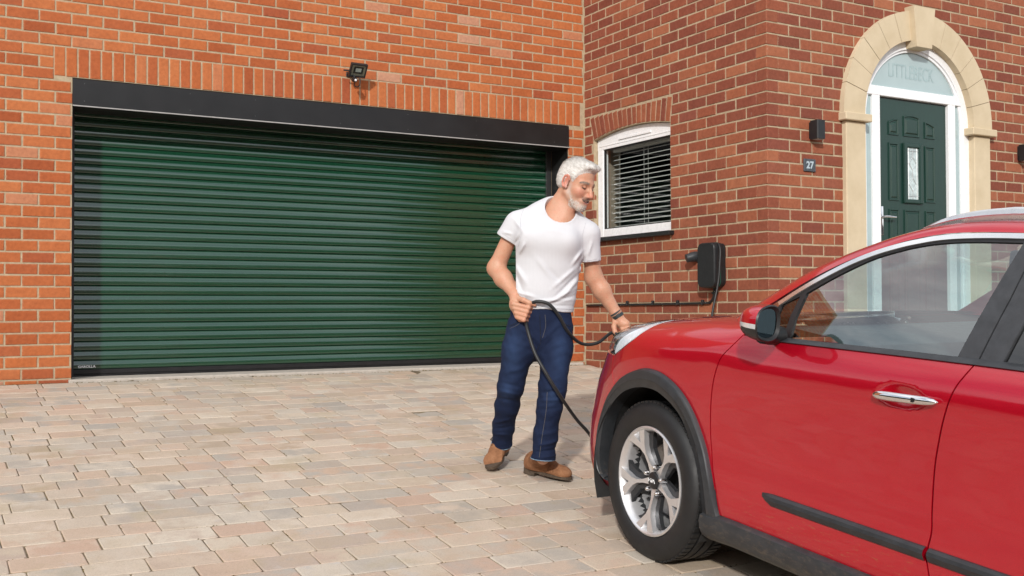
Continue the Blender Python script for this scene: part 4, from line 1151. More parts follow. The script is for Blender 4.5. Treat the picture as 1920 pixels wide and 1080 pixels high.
# interior
di = MB()
rows = []
for Y in np.linspace(-.74, .74, 15):
    h = .03*math.exp(-((Y+.37)/.18)**2)
    rows.append([(.30, Y, .96), (.42, Y, 1.028), (.60, Y, 1.045+h*.4), (.78, Y, 1.035+h), (.84, Y, 1.01+h), (.86, Y, .93), (.80, Y, .60), (.82, Y, .35)])
dash = loft('dashboard', rows, M_INT2, car, angle=50)
MB().tube([(-(.93+.05*math.sin(a)*.4), -.37+.185*math.cos(a), .93+.175*math.sin(a)) for a in np.linspace(0, 2*math.pi, 28)], .015, 8).tube([(-.80, -.37, .90), (-.93, -.37, .93)], .035, 10).build('steering_wheel', M_INT, dash, smooth=True)
for sx, yy in ((1.42, .37), (1.42, -.37), (2.25, .37), (2.25, -.37)):
    mb = MB()
    Ms = Matrix.Translation((-sx, yy, .62)) @ Matrix.Rotation(R_(-14), 4, 'Y')
    mb.box((-.06, -.25, 0), (.06, .25, .58), .05, 3, M=Ms); mb.box((-.05, -.25, -.10), (.50, .25, .04), .05, 3, M=Matrix.Translation((-sx, yy, .60)))
    st = mb.build('seat', M_INT, car, angle=50)
    mb = MB(); mb.box((-.04, -.13, .62), (.05, .13, .80), .04, 3, M=Ms); mb.box((-.012, -.07, .56), (.0, -.055, .66), M=Ms); mb.box((-.012, .055, .56), (.0, .07, .66), M=Ms); mb.build('headrest', M_INT, st, angle=50)
for s in (1, -1):
    MB().box((-.62, s*.80, .30), (-2.4, s*.825, 1.00), .01).build('door_card', M_INT, car)
MB().box((-.5, -.80, .31), (-3.2, .80, .34)).build('floor_pan', M_INT, car)
mb = MB(); mb.box((-.012, -.115, -.032), (.016, .115, .032), .014, 3, M=Matrix.Translation((-1.06, 0, 1.345)) @ Matrix.Rotation(R_(-12), 4, 'Z'))
im = mb.build('rear_view_mirror', M_INT, car, angle=50)
MB().tube([(-1.05, 0, 1.37), (-1.03, 0, 1.43)], .012, 8).build('mirror_stalk', M_INT, im)
rows = [[(p[0]+.02, p[1]*.97, p[2]-.035) for p in across(k, up=.02)] for k in range(hi, NL-2)]
loft('headlining', rows, plain('headlining_cloth', (.45, .44, .42), .9), car, angle=60)
# wheels
def lathe(prof, n=48, closed=False):
    """prof = [(r, y)] about the Y axis"""
    mb = MB(); mb.grid([[(r*math.cos(a), y, r*math.sin(a)) for r, y in prof] for a in np.linspace(0, 2*math.pi, n+1)])
    bmesh.ops.remove_doubles(mb.bm, verts=mb.bm.verts[:], dist=1e-5); return mb
M_TYRE = plain('tyre_rubber', (.011, .011, .0115), .6, var=.2, scale=14, bump=.1)
M_RIMD = plain('rim_dark_grey', (.050, .052, .056), .4, .5, var=.15)
M_RIMP = plain('rim_polished', (.74, .74, .75), .36, .75, var=.05)
M_DISC = plain('brake_steel', (.32, .31, .30), .4, .9, var=.2)
def make_wheel():
    # tread: circumferential grooves and cross cuts
    prof = [(.215, -.07), (.232, -.098), (.270, -.112), (.305, -.108), (.322, -.094), (.329, -.080)]
    for g in (-.045, 0, .045): prof += [(.3315, g-.006), (.324, g-.0055), (.324, g+.0055), (.3315, g+.006)]
    prof += [(.329, .080), (.322, .094), (.305, .108), (.270, .113), (.243, .106), (.232, .099), (.228, .092), (.222, .08)]
    mb = lathe(prof, 72); ty = mb.build('wheel', M_TYRE, None, angle=50)
    mb = MB()
    for k in range(70):
        a = 2*math.pi*k/70
        for y0, y1 in ((.052, .1005), (-.1005, -.052)):
            Mx = Matrix.Rotation(-a, 4, 'Y')
            mb.box((.318, y0, -.0095), (.3335, y1 if y1 < 0 else .086, .0095), M=Mx)
    tag(mb.build('tread_blocks', M_TYRE, ty), kind='stuff')
    mb = lathe([(.2285, .092), (.2285, .101), (.222, .104), (.214, .098), (.205, .070), (.195, .0), (.195, -.08), (.22, -.095)], 60); mb.build('rim', M_RIMP, ty, angle=40)
    mb = lathe([(.206, .068), (.1975, .02), (.1965, -.06)], 48); mb.build('barrel', M_RIMD, ty, angle=40)
    mb = lathe([(.155, -.028), (.155, -.012), (.06, -.012)], 40); mb.build('brake_disc', M_DISC, ty, angle=30)
    MB().box((.075, -.055, -.06), (.165, .012, .06), .012, 2, M=Matrix.Rotation(R_(150), 4, 'Y')).build('brake_caliper', M_DISC, ty)
    mb = lathe([(.001, -.065), (.197, -.065)], 30); mb.build('back_plate', M_RUBBER, ty)
    # spokes: polished blade with a dark recessed foot on each side
    def pol(a, r, y): return (r*math.cos(a), y, r*math.sin(a))
    for k in range(5):
        a = R_(57+72*k)
        mb = MB()
        outl = [(.034, -30), (.052, -14), (.080, -5.5), (.118, -3.4), (.150, -6.8), (.2135, -17), (.2135, -6.0), (.168, 0), (.2135, 6.0), (.2135, 17), (.150, 6.8), (.118, 3.4), (.080, 5.5), (.052, 14), (.034, 30)]
        def yf(r): return .068+.030*min(1, r/.21)**1.5
        top = [mb.bm.verts.new(pol(a+R_(d), r, yf(r))) for r, d in outl]; bot = [mb.bm.verts.new(pol(a+R_(d), r, yf(r)-.030)) for r, d in outl]
        mb.bm.faces.new(top)
        for i in range(len(outl)):
            j = (i+1) % len(outl); mb.bm.faces.new((top[i], top[j], bot[j], bot[i]))
        sp_ = mb.build('spoke', M_RIMP, ty, angle=30)
        mb = MB()                              # dark web filling the fork and the flanks, set back
        w = [(.045, -34), (.085, -20), (.135, -15), (.185, -22), (.2085, -27), (.2085, 27), (.185, 22), (.135, 15), (.085, 20), (.045, 34)]
        top = [mb.bm.verts.new(pol(a+R_(d), r, yf(r)-.014-.012*(abs(d) > 13))) for r, d in w]; bot = [mb.bm.verts.new(pol(a+R_(d), r, yf(r)-.045)) for r, d in w]
        mb.bm.faces.new(top)
        for i in range(len(w)):
            j = (i+1) % len(w); mb.bm.faces.new((top[i], top[j], bot[j], bot[i]))
        mb.build('spoke_web', M_RIMD, sp_)
        an = R_(57+36+72*k); c = pol(an, .057, .06)
        MB().tube([(c[0], .045, c[2]), (c[0], .078, c[2]), (c[0], .086, c[2])], [.0115, .011, .006], 10).build('wheel_nut', M_CHROME, ty, angle=40)
    mb = lathe([(.001, .083), (.030, .082), (.036, .078), (.037, .05)], 30); hc = mb.build('hub_cap', M_BLACK, ty, angle=40)
    mb = MB(); w = .0016
    def st_(p, q): mb.tube([(p[0], .0842, p[1]), (q[0], .0842, q[1])], w, 5)
    # maker's three-letter emblem in joined strokes
    for p, q in (((-.023, -.0075), (-.023, .0075)), ((-.022, -.003), (-.006, .0075)), ((-.014, .002), (-.004, -.0075)), ((-.004, -.0075), (.003, .0075)), ((.003, .0075), (.003, -.0075)), ((.003, -.0075), (.013, .0075)), ((.013, .0075), (.022, -.0075))):
        st_((-p[0], p[1]), (-q[0], q[1]))
    mb.build('emblem', plain('emblem_white', (.8, .8, .8), .3), hc)
    return ty
w0 = make_wheel()
def tree_copy(o, parent):
    c = o.copy(); COL.objects.link(c); c.parent = parent
    for ch_ in o.children: tree_copy(ch_, c)
    return c
spots = [(0, .772, 1, R_(-5)), (2.7, .772, 1, 0), (0, -.772, -1, R_(-5)), (2.7, -.772, -1, 0)]
for i, (X, Y, s, st) in enumerate(spots):
    o = w0 if i == 0 else tree_copy(w0, car)
    o.parent = car; o.location = (-X, Y, .3245)
    o.rotation_euler = (0, R_(17*i), st + (0 if s > 0 else math.pi))
# ================================================================ the man
_e1 = np.array([math.cos(YAW), -math.sin(YAW), 0]); _e2 = np.array([math.sin(YAW), math.cos(YAW), 0])
D0 = 5.62
_G = CAM + _e2*D0 + _e1*(50/FPX*D0); _G[2] = gz(_G[1])
def q_(px, py, dy=0.):
    """photo pixel at a given distance -> point in the man's own frame (x right, y away, z up)"""
    r = _F*FPX + _R2*(px-960) - _U2*(py-540); p = CAM + r*((D0+dy)/(r @ _e2)) - _G
    return np.array([p @ _e1, p @ _e2, p[2]])
def gl_(x, y): return gz((_G + _e1*x + _e2*y)[1]) - _G[2]
MP = Matrix.Translation(Vector(_G)) @ Matrix.Rotation(-YAW, 4, 'Z')
class RC:          # round cone, optionally flattened across y
    def __init__(s, a, b, ra, rb, k=.02, fy=1.):
        s.a, s.b, s.ra, s.rb, s.k, s.fy = np.array(a, float), np.array(b, float), ra, rb, k, fy
    def d(s, P):
        S = np.array([1, s.fy, 1]); p, a, b = P*S, s.a*S, s.b*S
        ab = b-a; t = np.clip(((p-a) @ ab)/max(ab @ ab, 1e-9), 0, 1)
        return (np.linalg.norm(p-a-t[:, None]*ab, axis=1) - (s.ra+(s.rb-s.ra)*t))/(1 if s.fy == 1 else s.fy**.5)
class EL:          # ellipsoid with axes given by the rows of A
    def __init__(s, c, r, A=None, k=.02): s.c, s.r, s.A, s.k = np.array(c, float), np.array(r, float), np.eye(3) if A is None else A, k
    def d(s, P):
        p = (P-s.c) @ s.A.T; k0 = np.linalg.norm(p/s.r, axis=1); k1 = np.linalg.norm(p/s.r**2, axis=1)
        return k0*(k0-1)/np.maximum(k1, 1e-9)
def chain(pts, rad, k=.02, fy=1.): return [RC(pts[i], pts[i+1], rad[i], rad[i+1], k, fy) for i in range(len(pts)-1)]
def smin(a, b, k):
    if k <= 0: return np.minimum(a, b)
    h = np.maximum(k-np.abs(a-b), 0)/k; return np.minimum(a, b) - h*h*k*.25
def sdf_mesh(prims, h=.004, post=None):
    lo = np.full(3, 1e9); hi = -lo
    for p in prims:
        if isinstance(p, RC):
            r = max(p.ra, p.rb)+.03; lo = np.minimum(lo, np.minimum(p.a, p.b)-r); hi = np.maximum(hi, np.maximum(p.a, p.b)+r)
        else: r = p.r.max()+.02; lo = np.minimum(lo, p.c-r); hi = np.maximum(hi, p.c+r)
    B = 8; H = B*h; nb = np.ceil((hi-lo)/H).astype(int); n = nb*B+1
    ii = np.stack(np.meshgrid(*[np.arange(k) for k in nb], indexing='ij'), -1).reshape(-1, 3)
    C = lo+(ii+.5)*H
    Dm = np.stack([p.d(C) for p in prims], 1); dm = Dm.min(1)
    keep = np.abs(dm) < H*1.5
    loc = np.stack(np.meshgrid(*[np.arange(B+1)]*3, indexing='ij'), -1).reshape(-1, 3)
    cells, verts, E = [], [], []
    c8 = np.array([(i, j, k) for i in (0, 1) for j in (0, 1) for k in (0, 1)])
    edges = [(a, b) for a in range(8) for b in range(a+1, 8) if np.abs(c8[a]-c8[b]).sum() == 1]
    for t in np.nonzero(keep)[0]:
        P = lo + (ii[t]*B+loc)*h
        sub = [prims[i] for i in np.nonzero(Dm[t] < max(dm[t], 0)+H*1.9+.03)[0]]
        d = sub[0].d(P)
        for p in sub[1:]: d = smin(d, p.d(P), p.k)
        if post is not None: d = post(d, P)
        if d.min() > 0 or d.max() < 0: continue
        g = d.reshape(B+1, B+1, B+1)
        cn = np.stack([g[i:i+B, j:j+B, k:k+B] for i, j, k in c8], -1).reshape(-1, 8)
        ac = np.nonzero((cn.min(1) < 0) & (cn.max(1) >= 0))[0]
        if len(ac) == 0: continue
        v = cn[ac]; sp = np.zeros((len(ac), 3)); ct = np.zeros(len(ac))
        for a, b in edges:
            m = (v[:, a] < 0) != (v[:, b] < 0); tt = np.where(m, v[:, a]/np.where(m, v[:, a]-v[:, b], 1), 0)
            sp += m[:, None]*(c8[a]+tt[:, None]*(c8[b]-c8[a])); ct += m
        cc = np.stack(np.unravel_index(ac, (B, B, B)), -1) + ii[t]*B
        cells.append(cc); verts.append(lo+(cc+sp/ct[:, None])*h)
        for ax in range(3):
            sl0 = [slice(0, B)]*3; sl1 = list(sl0); sl1[ax] = slice(1, B+1)
            m = (g[tuple(sl0)] < 0) != (g[tuple(sl1)] < 0)
            w = np.argwhere(m)
            if len(w): E.append(np.c_[w+ii[t]*B, np.full(len(w), ax), g[tuple(sl0)][m] < 0])
    cells = np.concatenate(cells); verts = np.concatenate(verts); E = np.concatenate(E)
    key = lambda c: (c[:, 0]*n[1]+c[:, 1])*n[2]+c[:, 2]
    K = key(cells); o = np.argsort(K); K = K[o]; verts = verts[o]
    F = []
    for ax in range(3):
        e = E[E[:, 3] == ax]; u, w = [(1, 2), (2, 0), (0, 1)][ax]; q = []
        for du, dw in ((0, 0), (1, 0), (1, 1), (0, 1)):
            c = e[:, :3].copy(); c[:, u] -= du; c[:, w] -= dw
            kk = key(c); ix = np.clip(np.searchsorted(K, kk), 0, len(K)-1); ok = K[ix] == kk
            q.append(np.where(ok, ix, -1))
        q = np.stack(q, 1); fl = e[:, 4] == 1; q[~fl] = q[~fl][:, ::-1]
        F.append(q[(q >= 0).all(1)])
    return verts, np.concatenate(F)
def biggest(V, F):
    lab = np.arange(len(V))
    for _ in range(600):
        m = lab[F].min(1); new = lab.copy()
        for k in range(4): np.minimum.at(new, F[:, k], m)
        new = new[new]
        if (new == lab).all(): break
        lab = new
    ids, ct = np.unique(lab, return_counts=True); k = lab == ids[ct.argmax()]
    ix = np.cumsum(k)-1; return V[k], ix[F[k[F].all(1)]]
def organic(name, prims, mat, parent=None, h=.004, post=None, col=None, relax=1):
    V, F = sdf_mesh(prims, h, post)
    if name == 'hair': V, F = biggest(V, F)
    for _ in range(relax):                      # light smoothing of the voxel steps
        A = np.zeros_like(V); ct = np.zeros(len(V))
        for a, b in ((0, 1), (1, 2), (2, 3), (3, 0)):
            np.add.at(A, F[:, a], V[F[:, b]]); np.add.at(ct, F[:, a], 1); np.add.at(A, F[:, b], V[F[:, a]]); np.add.at(ct, F[:, b], 1)
        V = V*.5 + .5*A/np.maximum(ct, 1)[:, None]
    me = bpy.data.meshes.new(name); me.vertices.add(len(V)); me.vertices.foreach_set('co', V.ravel().astype(np.float32))
    me.loops.add(len(F)*4); me.loops.foreach_set('vertex_index', F.ravel().astype(np.int32))
    me.polygons.add(len(F)); me.polygons.foreach_set('loop_start', np.arange(0, len(F)*4, 4, dtype=np.int32)); me.polygons.foreach_set('loop_total', np.full(len(F), 4, dtype=np.int32))
    me.update(calc_edges=True); me.validate()
    me.polygons.foreach_set('use_smooth', np.ones(len(me.polygons), bool))
    if col is not None:
        at = me.color_attributes.new('tone', 'FLOAT_COLOR', 'POINT'); c = np.ones((len(V), 4), np.float32); c[:, :3] = col(V); at.data.foreach_set('color', c.ravel())
    return mesh_obj(name, me, mat, parent)
_fc = {}
def folds(d, P, L, FK=1.5):
    """raises or lowers the cloth along short lines given in the picture plane"""
    if id(L) not in _fc: _fc[id(L)] = [(q_(a, b)[[0, 2]], q_(c, e)[[0, 2]], am, w) for a, b, c, e, am, w in L]
    p = P[:, [0, 2]]; ce = p.mean(0); out = np.zeros(len(p))
    for a, b, am, w in _fc[id(L)]:
        ab = b-a; L2 = ab @ ab
        t0 = min(1, max(0, ((ce-a) @ ab)/L2)); dd = ce-a-t0*ab
        if dd @ dd > (3*w+.035)**2: continue
        t = np.clip(((p-a) @ ab)/L2, 0, 1); r2 = ((p-a-t[:, None]*ab)**2).sum(1)
        out += am*np.exp(-r2/w**2)*np.sin(np.pi*np.clip(t, .06, .94))
    return d - FK*out
# ---- joints
shR, elR, wrR = q_(968, 418, .02), q_(930, 503, .06), q_(966, 553, -.06)
shL, elL, wrL = q_(1103, 434, .0), q_(1113, 520, .06), q_(1156, 589, .05)
hpR, knR, anR = q_(977, 618, .03), q_(957, 722, .06), q_(942, 826, .275)
hpL, knL, anL = q_(1046, 616, -.02), q_(1038, 727, -.07), q_(1018, 858, -.05)
neck0, HC = q_(1050, 396, .01), q_(1082, 343, -.05)
_f = np.array([.70, -.60, -.37]); _f /= np.linalg.norm(_f); _l = np.array([.65, .76, -.06]); _l -= _f*(_l @ _f); _l /= np.linalg.norm(_l); _u = np.cross(_f, _l)
HA = np.array([_f, _l, _u])
def hd_(f, l, u): return HC + _f*f + _l*l + _u*u
# ---- head, neck, arms, hands as one skin
P = []
P.append(EL(hd_(-.014, 0, .032), (.098, .077, .088), HA, .02))
P.append(EL(hd_(.030, 0, -.040), (.062, .058, .082), HA, .03))
for s in (-1, 1):
    P += [RC(hd_(-.004, s*.052, -.060), hd_(.066, s*.014, -.110), .017, .021, .022), EL(hd_(.052, s*.040, -.034), (.030, .024, .026), HA, .025)]
    P += [RC(hd_(.082, s*.012, .016), hd_(.066, s*.050, .010), .0105, .009, .018)]
    P += [EL(hd_(.096, s*.011, -.046), (.012, .0078, .0085), HA, .009)]
P += [EL(hd_(.074, 0, -.108), (.022, .024, .020), HA, .02), RC(hd_(.086, 0, .010), hd_(.114, 0, -.040), .0080, .0118, .012)]
P += [EL(hd_(.078, 0, -.072), (.024, .036, .026), HA, .015)]
nf = len(P)
P += [RC(hd_(-.036, 0, -.045), neck0, .052, .062, .03), RC(neck0, q_(1046, 425, .02), .064, .11, .05), RC(hd_(-.006, 0, -.092), q_(1060, 408, -.040), .026, .034, .03)]
P += chain([shR, elR], [.040, .044], .03) + chain([elR, elR*.62+wrR*.38, wrR], [.043, .044, .027], .03)
P += chain([shL, elL], [.040, .044], .03) + chain([elL, elL*.65+wrL*.35, wrL], [.044, .044, .028], .03)
# torso and legs inside the clothes
P += [RC(q_(1036, 435, .02), q_(1018, 545, .01), .14, .125, .04, 1.45), RC(q_(1018, 545, .01), q_(1012, 600, .0), .125, .13, .04, 1.45)]
P += [RC(shR, shL, .036, .036, .05)]
P += chain([hpR, knR, anR], [.066, .052, .036], .03) + chain([hpL, knL, anL], [.066, .052, .036], .03)
# right hand: a fist round the cable
P += [RC(wrR, q_(965, 573, -.088), .027, .026, .02), RC(q_(966, 571, -.085), q_(972, 592, -.080), .025, .022, .02), RC(q_(974, 566, -.075), q_(982, 588, -.062), .018, .018, .015)]
for i in range(4):
    m = [q_(962+2.5*i, 569.5+8.2*i, -.112), q_(991-3.0*i, 577+7.6*i, -.135), q_(998-3.5*i, 578+7.6*i, -.098), q_(983-3*i, 578.5+7.4*i, -.078)]
    P += chain(m, [.0125, .0112, .0102, .0090], .006)
P += chain([q_(969, 559, -.085), q_(982, 563, -.128), q_(993, 568, -.134), q_(1003, 572, -.126)], [.015, .0130, .0112, .0092], .008)
# left hand: over the plug, fingers closing round it
P += [RC(wrL, q_(1167, 606, .05), .027, .028, .02), RC(q_(1160, 604, .055), q_(1174, 608, .035), .021, .021, .02)]
for i in range(4):
    a = q_(1162+5.2*i, 612+1.2*i, .062-.012*i)
    P += chain([a, a+np.array([.012, -.034, -.016]), a+np.array([.020, -.046, -.044]), a+np.array([.016, -.030, -.064])], [.0115, .0105, .0098, .0088], .006)
P += chain([q_(1153, 601, .05), q_(1151, 613, .02), q_(1153, 622, .01), q_(1158, 629, .006)], [.0145, .0125, .0112, .0092], .008)
# ears
for s in (-1, 1):
    hx = [hd_(-.008+.017*math.cos(R_(a)) - .004*(a > 120), s*(.080+.006*math.sin(R_(a*.5))), -.003+.031*math.sin(R_(a))) for a in (20, 60, 95, 130, 165, 200, 235, 265)]
    P += chain(hx, [.004, .0046, .005, .005, .0048, .0045, .0045, .006], .004)
    P += [EL(hd_(-.006, s*.081, -.004), (.015, .0055, .027), HA, .005), EL(hd_(-.001, s*.080, -.032), (.008, .0055, .009), HA, .005)]
def head_co(V): p = V-HC; return p @ _f, p @ _l, p @ _u
def skin_post(d, Q):
    if np.linalg.norm(Q.mean(0)-HC) > .25: return d
    f, l, u = head_co(Q)
    for s in (-1, 1):
        e = np.sqrt(((f-.096)/.022)**2+((l-s*.031)/.022)**2+((u+.003)/.014)**2)-1; d = -smin(-d, e*.013, .007)      # eye sockets
        b = np.sqrt((f-.0715)**2+(l-s*.032)**2+(u+.006)**2)-.0140; d = smin(d, b, .003)                             # lids over the eyes
        c = np.sqrt(((f-.000)/.0095)**2+((l-s*.087)/.008)**2+((u+.005)/.017)**2)-1; d = -smin(-d, c*.006, .003)       # ear bowl
        r = np.sqrt((f-(.094-.45*np.abs(l)))**2*0+((l-s*.033)*.8-(-(u+.062))*.35*s)**2+((u+.060))**2*.25)             # smile crease
        d = d+.0032*np.exp(-(r/.005)**2)*(f > .04)
    m = np.sqrt(((f-.103+7*l*l)/.012)**2+(l/.030)**2+((u+.0735-9*l*l)/.0065)**2)-1; d = -smin(-d, m*.005, .004)     # open smile
    return d
def skin_col(V):
    f, l, u = head_co(V); n = len(V); c = np.tile(np.array([.51, .285, .185]), (n, 1))
    hd = np.sqrt(f*f+l*l+u*u) < .19
    def put(m, col): 
        nonlocal c; m = (np.clip(m, 0, 1)*hd)[:, None]; c = c*(1-m)+np.array(col)*m
    al = np.abs(l)
    put(.55*np.exp(-(((f-.062)/.03)**2+((al-.045)/.022)**2+((u+.035)/.022)**2)), (.52, .17, .13))                   # cheeks
    put(.5*np.exp(-(((f-.112)/.02)**2+(l/.018)**2+((u+.04)/.018)**2)), (.54, .18, .14))
    put(.55*(np.abs(f+.004) < .03)*(al > .074)*(u > -.045)*(u < .04), (.52, .15, .12))                                                  # ears
    nz_ = .12*np.sin(f*700)*np.sin(l*650+u*500); put(.70*np.clip(1.2*np.exp(-(((f-.078)/.040)**2+((u+.104)/.026)**2))+nz_, 0, 1)*(1-.8*(np.exp(-(l/.026)**2-((u+.074)/.014)**2))), (.56, .49, .43)); put(.30*np.clip(np.exp(-(((f-.022)/.026)**2+((u+.070-.2*(f-.022))/.018)**2))+nz_, 0, 1)*(al > .03), (.54, .45, .38))
    put(.8*np.exp(-((u+.058)/.009)**2)*sm(f, .075, .088)*(al < .034), (.20, .13, .10))                             # moustache
    put(.7*np.exp(-((f-.012)/.012)**2)*(al > .05)*sm(u, -.075, -.05)*sm(-u, -.02, .02), (.58, .50, .44))             # sideburns
    mo = (l/.031)**2+((u+.0735-9*l*l)/.0075)**2; put((mo < 1)*(f > .07)*1., (.10, .03, .025))
    tm = (l/.025)**2+((u+.0712-9*l*l)/.0045)**2; put((tm < 1)*(f > .07)*1., (.72, .66, .58))
    put(.75*np.exp(-((u+.084-7*l*l)/.0032)**2)*(al < .024)*(f > .075), (.46, .16, .13))
    for s in (-1, 1):
        put(.95*np.exp(-((u+.0120-.3*(l-s*.031)**2/.01)/.0038)**2)*np.exp(-((l-s*.033)/.016)**4)*(f > .055), (.05, .025, .02))   # lash lines
        put(.75*np.exp(-((u-.018+.25*(al-.02))/.0045)**2)*np.exp(-((l-s*.034)/.018)**4)*(f > .05), (.26, .18, .13))         # brows
    return c
def skin_mat():
    t = NT('skin'); a = t.n('ShaderNodeVertexColor', layer_name='tone').outputs[0]; Q = t.obj()
    c = t.mix(t.ramp(t.noise(26, 5, .65, Q), [(.35, (0,)*3), (.72, (.6,)*3)]), a, t.mix(1, a, (1.05, .74, .68), 'MULTIPLY'))
    c = t.mix(t.ramp(t.noise(150, 3, .6, Q), [(.5, (0,)*3), (.75, (.45,)*3)]), c, t.mix(1, a, (.72, .58, .52), 'MULTIPLY'))
    m = t.pbsdf(c, .5, 0, .4, normal=t.bump(t.noise(260, 3, .6, Q), .18, .0015))
    t.b.inputs['Subsurface Weight'].default_value = .12; t.b.inputs['Subsurface Radius'].default_value = (.012, .005, .003); t.b.inputs['Subsurface Scale'].default_value = .6
    return m
man = organic('person', P, skin_mat(), None, .0036, skin_post, skin_col)
man.matrix_world = MP
tag(man, 'grey-haired bearded man in white tee and jeans plugging in the red car', 'person')
# ---- eyes glimpsed under the lids are painted as lash lines; hair
def hair_prims():
    H_ = [EL(hd_(-.016, 0, .034), (.106, .084, .098), HA, .02), EL(hd_(.050, .005, .100), (.038, .056, .022), HA, .03), EL(hd_(-.045, 0, -.010), (.066, .074, .060), HA, .03)]
    H_.append(EL(hd_(.070, .014, .095), (.018, .040, .015), HA, .02)); return H_
def hair_post(d, Q):
    f, l, u = head_co(Q); al = np.abs(l)
    h = np.interp(f, [-.13, -.085, -.05, -.018, .0, .016, .022, .040, .056, .075, .10, .12], [-.078, -.076, -.062, -.020, .010, .0, -.012, .034, .058, .076, .082, .090])
    an = np.arctan2(l, u+.02)*.09
    n1 = np.sin(an*190+1.6*np.sin(f*52)+f*26); n2 = np.sin(an*430+1.3*np.sin(f*70+2)+f*60); n3 = np.sin(f*95+an*60)
    d = d + .0008*n1*(.6+.4*n3) + .0005*n2 + .0085*(1-sm(u-h, -.004, .032))
    return np.maximum(d, (h-u)*.75+.0015*n2)
def hair_mat():
    t = NT('grey_hair'); Q = t.n('ShaderNodeVertexColor', layer_name='tone').outputs[0]
    Q1 = t.vmul(Q, (.22, 1, 1)); g = t.noise(60, 6, .75, Q1, .4)
    c = t.ramp(g, [(.28, (.30, .275, .245)), (.45, (.56, .53, .49)), (.62, (.74, .72, .69))])
    return t.pbsdf(c, .5, 0, .4, normal=t.bump(g, .35, .004))
def hair_col(V): f, l, u = head_co(V); return np.stack([f, l, u], -1)*4+.5
hair = organic('hair', hair_prims(), hair_mat(), man, .0028, hair_post, hair_col, relax=1)
# short loose strands that break the outline
from mathutils.bvhtree import BVHTree
def bvh_of(o): return BVHTree.FromPolygons([v.co[:] for v in o.data.vertices], [p.vertices[:] for p in o.data.polygons])
def tuft_mat(name, st):
    t = NT(name); return t.pbsdf(t.ramp(t.n('ShaderNodeNewGeometry').outputs['Random Per Island'], st), .5, 0, .4)
M_TUFT = tuft_mat('white_strands', [(0, (.40, .37, .33)), (.3, (.62, .59, .55)), (.7, (.76, .74, .71)), (1, (.55, .50, .44))])
M_BRD = tuft_mat('grey_whiskers', [(0, (.30, .25, .20)), (.4, (.55, .50, .45)), (1, (.70, .67, .63))])
M_MUS = tuft_mat('brown_whiskers', [(0, (.10, .07, .05)), (.6, (.22, .16, .12)), (1, (.45, .39, .33))])
rs = random.Random(5)
def tuft(mb, p, n, t, L, w, lift, bend):
    b = t.cross(n).normalized()*w; m = p+t*L*.5+n*lift*.7; e = p+t*L*.95+n*(lift-bend)
    v = [mb.bm.verts.new(x) for x in (p-b-n*.001, p+b-n*.001, m+b*.8, m-b*.8, e)]
    mb.bm.faces.new((v[0], v[1], v[2], v[3])); mb.bm.faces.new((v[3], v[2], v[4]))
bh = bvh_of(hair); mb = MB(); crown = Vector(hd_(-.060, .0, .112)); c_in = Vector(hd_(-.012, 0, .030))
F_, L__, U_ = Vector(_f), Vector(_l), Vector(_u)
for i in range(6000):
    v = Vector((rs.gauss(0, 1), rs.gauss(0, 1), rs.gauss(0, 1))).normalized(); h_ = bh.ray_cast(c_in+(F_*v.x+L__*v.y+U_*v.z)*.3, -(F_*v.x+L__*v.y+U_*v.z))
    if h_[0] is None: continue
    p, n = h_[0], h_[1]; t = p-crown; t += F_*.03 + L__*.008 + Vector([rs.gauss(0, .012) for _ in range(3)]); t = (t-n*t.dot(n)).normalized()
    top = (p-c_in).dot(U_) > .05; fr = (p-c_in).dot(F_) > .05
    tuft(mb, p, n, t, rs.uniform(.014, .026) if top else rs.uniform(.007, .013), rs.uniform(.0005, .0010), rs.uniform(.0015, .005) if top else rs.uniform(.0008, .0025), .003 if fr else .001)
tag(mb.build('loose_strands', M_TUFT, man, fix=False), kind='stuff')
bs = bvh_of(man)
def whiskers(name, n, cen, fn, mat, L, w, lift, out=0):
    mb = MB(); c0 = Vector(hd_(*cen))
    for i in range(n):
        f, l, u, k = fn()
        d = (Vector(hd_(f, l, u))-c0).normalized(); h_ = bs.ray_cast(c0+d*.25, -d)
        if h_[0] is None or rs.random() > k: continue
        n_ = h_[1]; t = (-U_*1.0+F_*.25+(L__*(1 if l > 0 else -1))*.15+Vector([rs.gauss(0, .25) for _ in range(3)]))
        if out: t = L__*(1 if l > 0 else -1)*1.0 - F_*.3 + U_*rs.gauss(.15, .25)
        t = (t-n_*t.dot(n_)).normalized()
        tuft(mb, h_[0], n_, t, rs.uniform(*L), w, lift*rs.uniform(.5, 1.2), .001)
    tag(mb.build(name, mat, man, fix=False), kind='stuff')
def chin():
    a = rs.uniform(-1, 1); u = rs.uniform(-.128, -.078); k = 1.0
    if abs(a) < .5 and u > -.088: k = 0
    return .085-.060*abs(a)**1.6, a*.050, u, k
def jaw():
    a = rs.uniform(.0, 1); s_ = rs.choice((-1, 1)); return .055-.055*a, s_*(.050+.012*a), -.105+.085*a*rs.uniform(.8, 1.1)+rs.gauss(0, .007), .8
def tash():
    a = rs.uniform(-1, 1); return .10, a*.030, -.0595-.010*abs(a)**1.5+rs.gauss(0, .0028), 1
def brow():
    a = rs.uniform(-1, 1); s_ = rs.choice((-1, 1)); return .085-.012*(a+1), s_*(.033+.019*a), .019-.004*a*a-.002*a+rs.gauss(0, .0022), 1
def lash():
    a = rs.uniform(-1, 1); s_ = rs.choice((-1, 1)); return .088-.006*(a+1), s_*(.033+.014*a), -.0105+.003*a*a+rs.gauss(0, .0009), 1
M_LASH = tuft_mat('dark_lashes', [(0, (.02, .012, .01)), (1, (.05, .03, .022))])
whiskers('eyebrows', 420, (.03, 0, .01), brow, M_MUS, (.006, .010), .0009, .0018, 1)
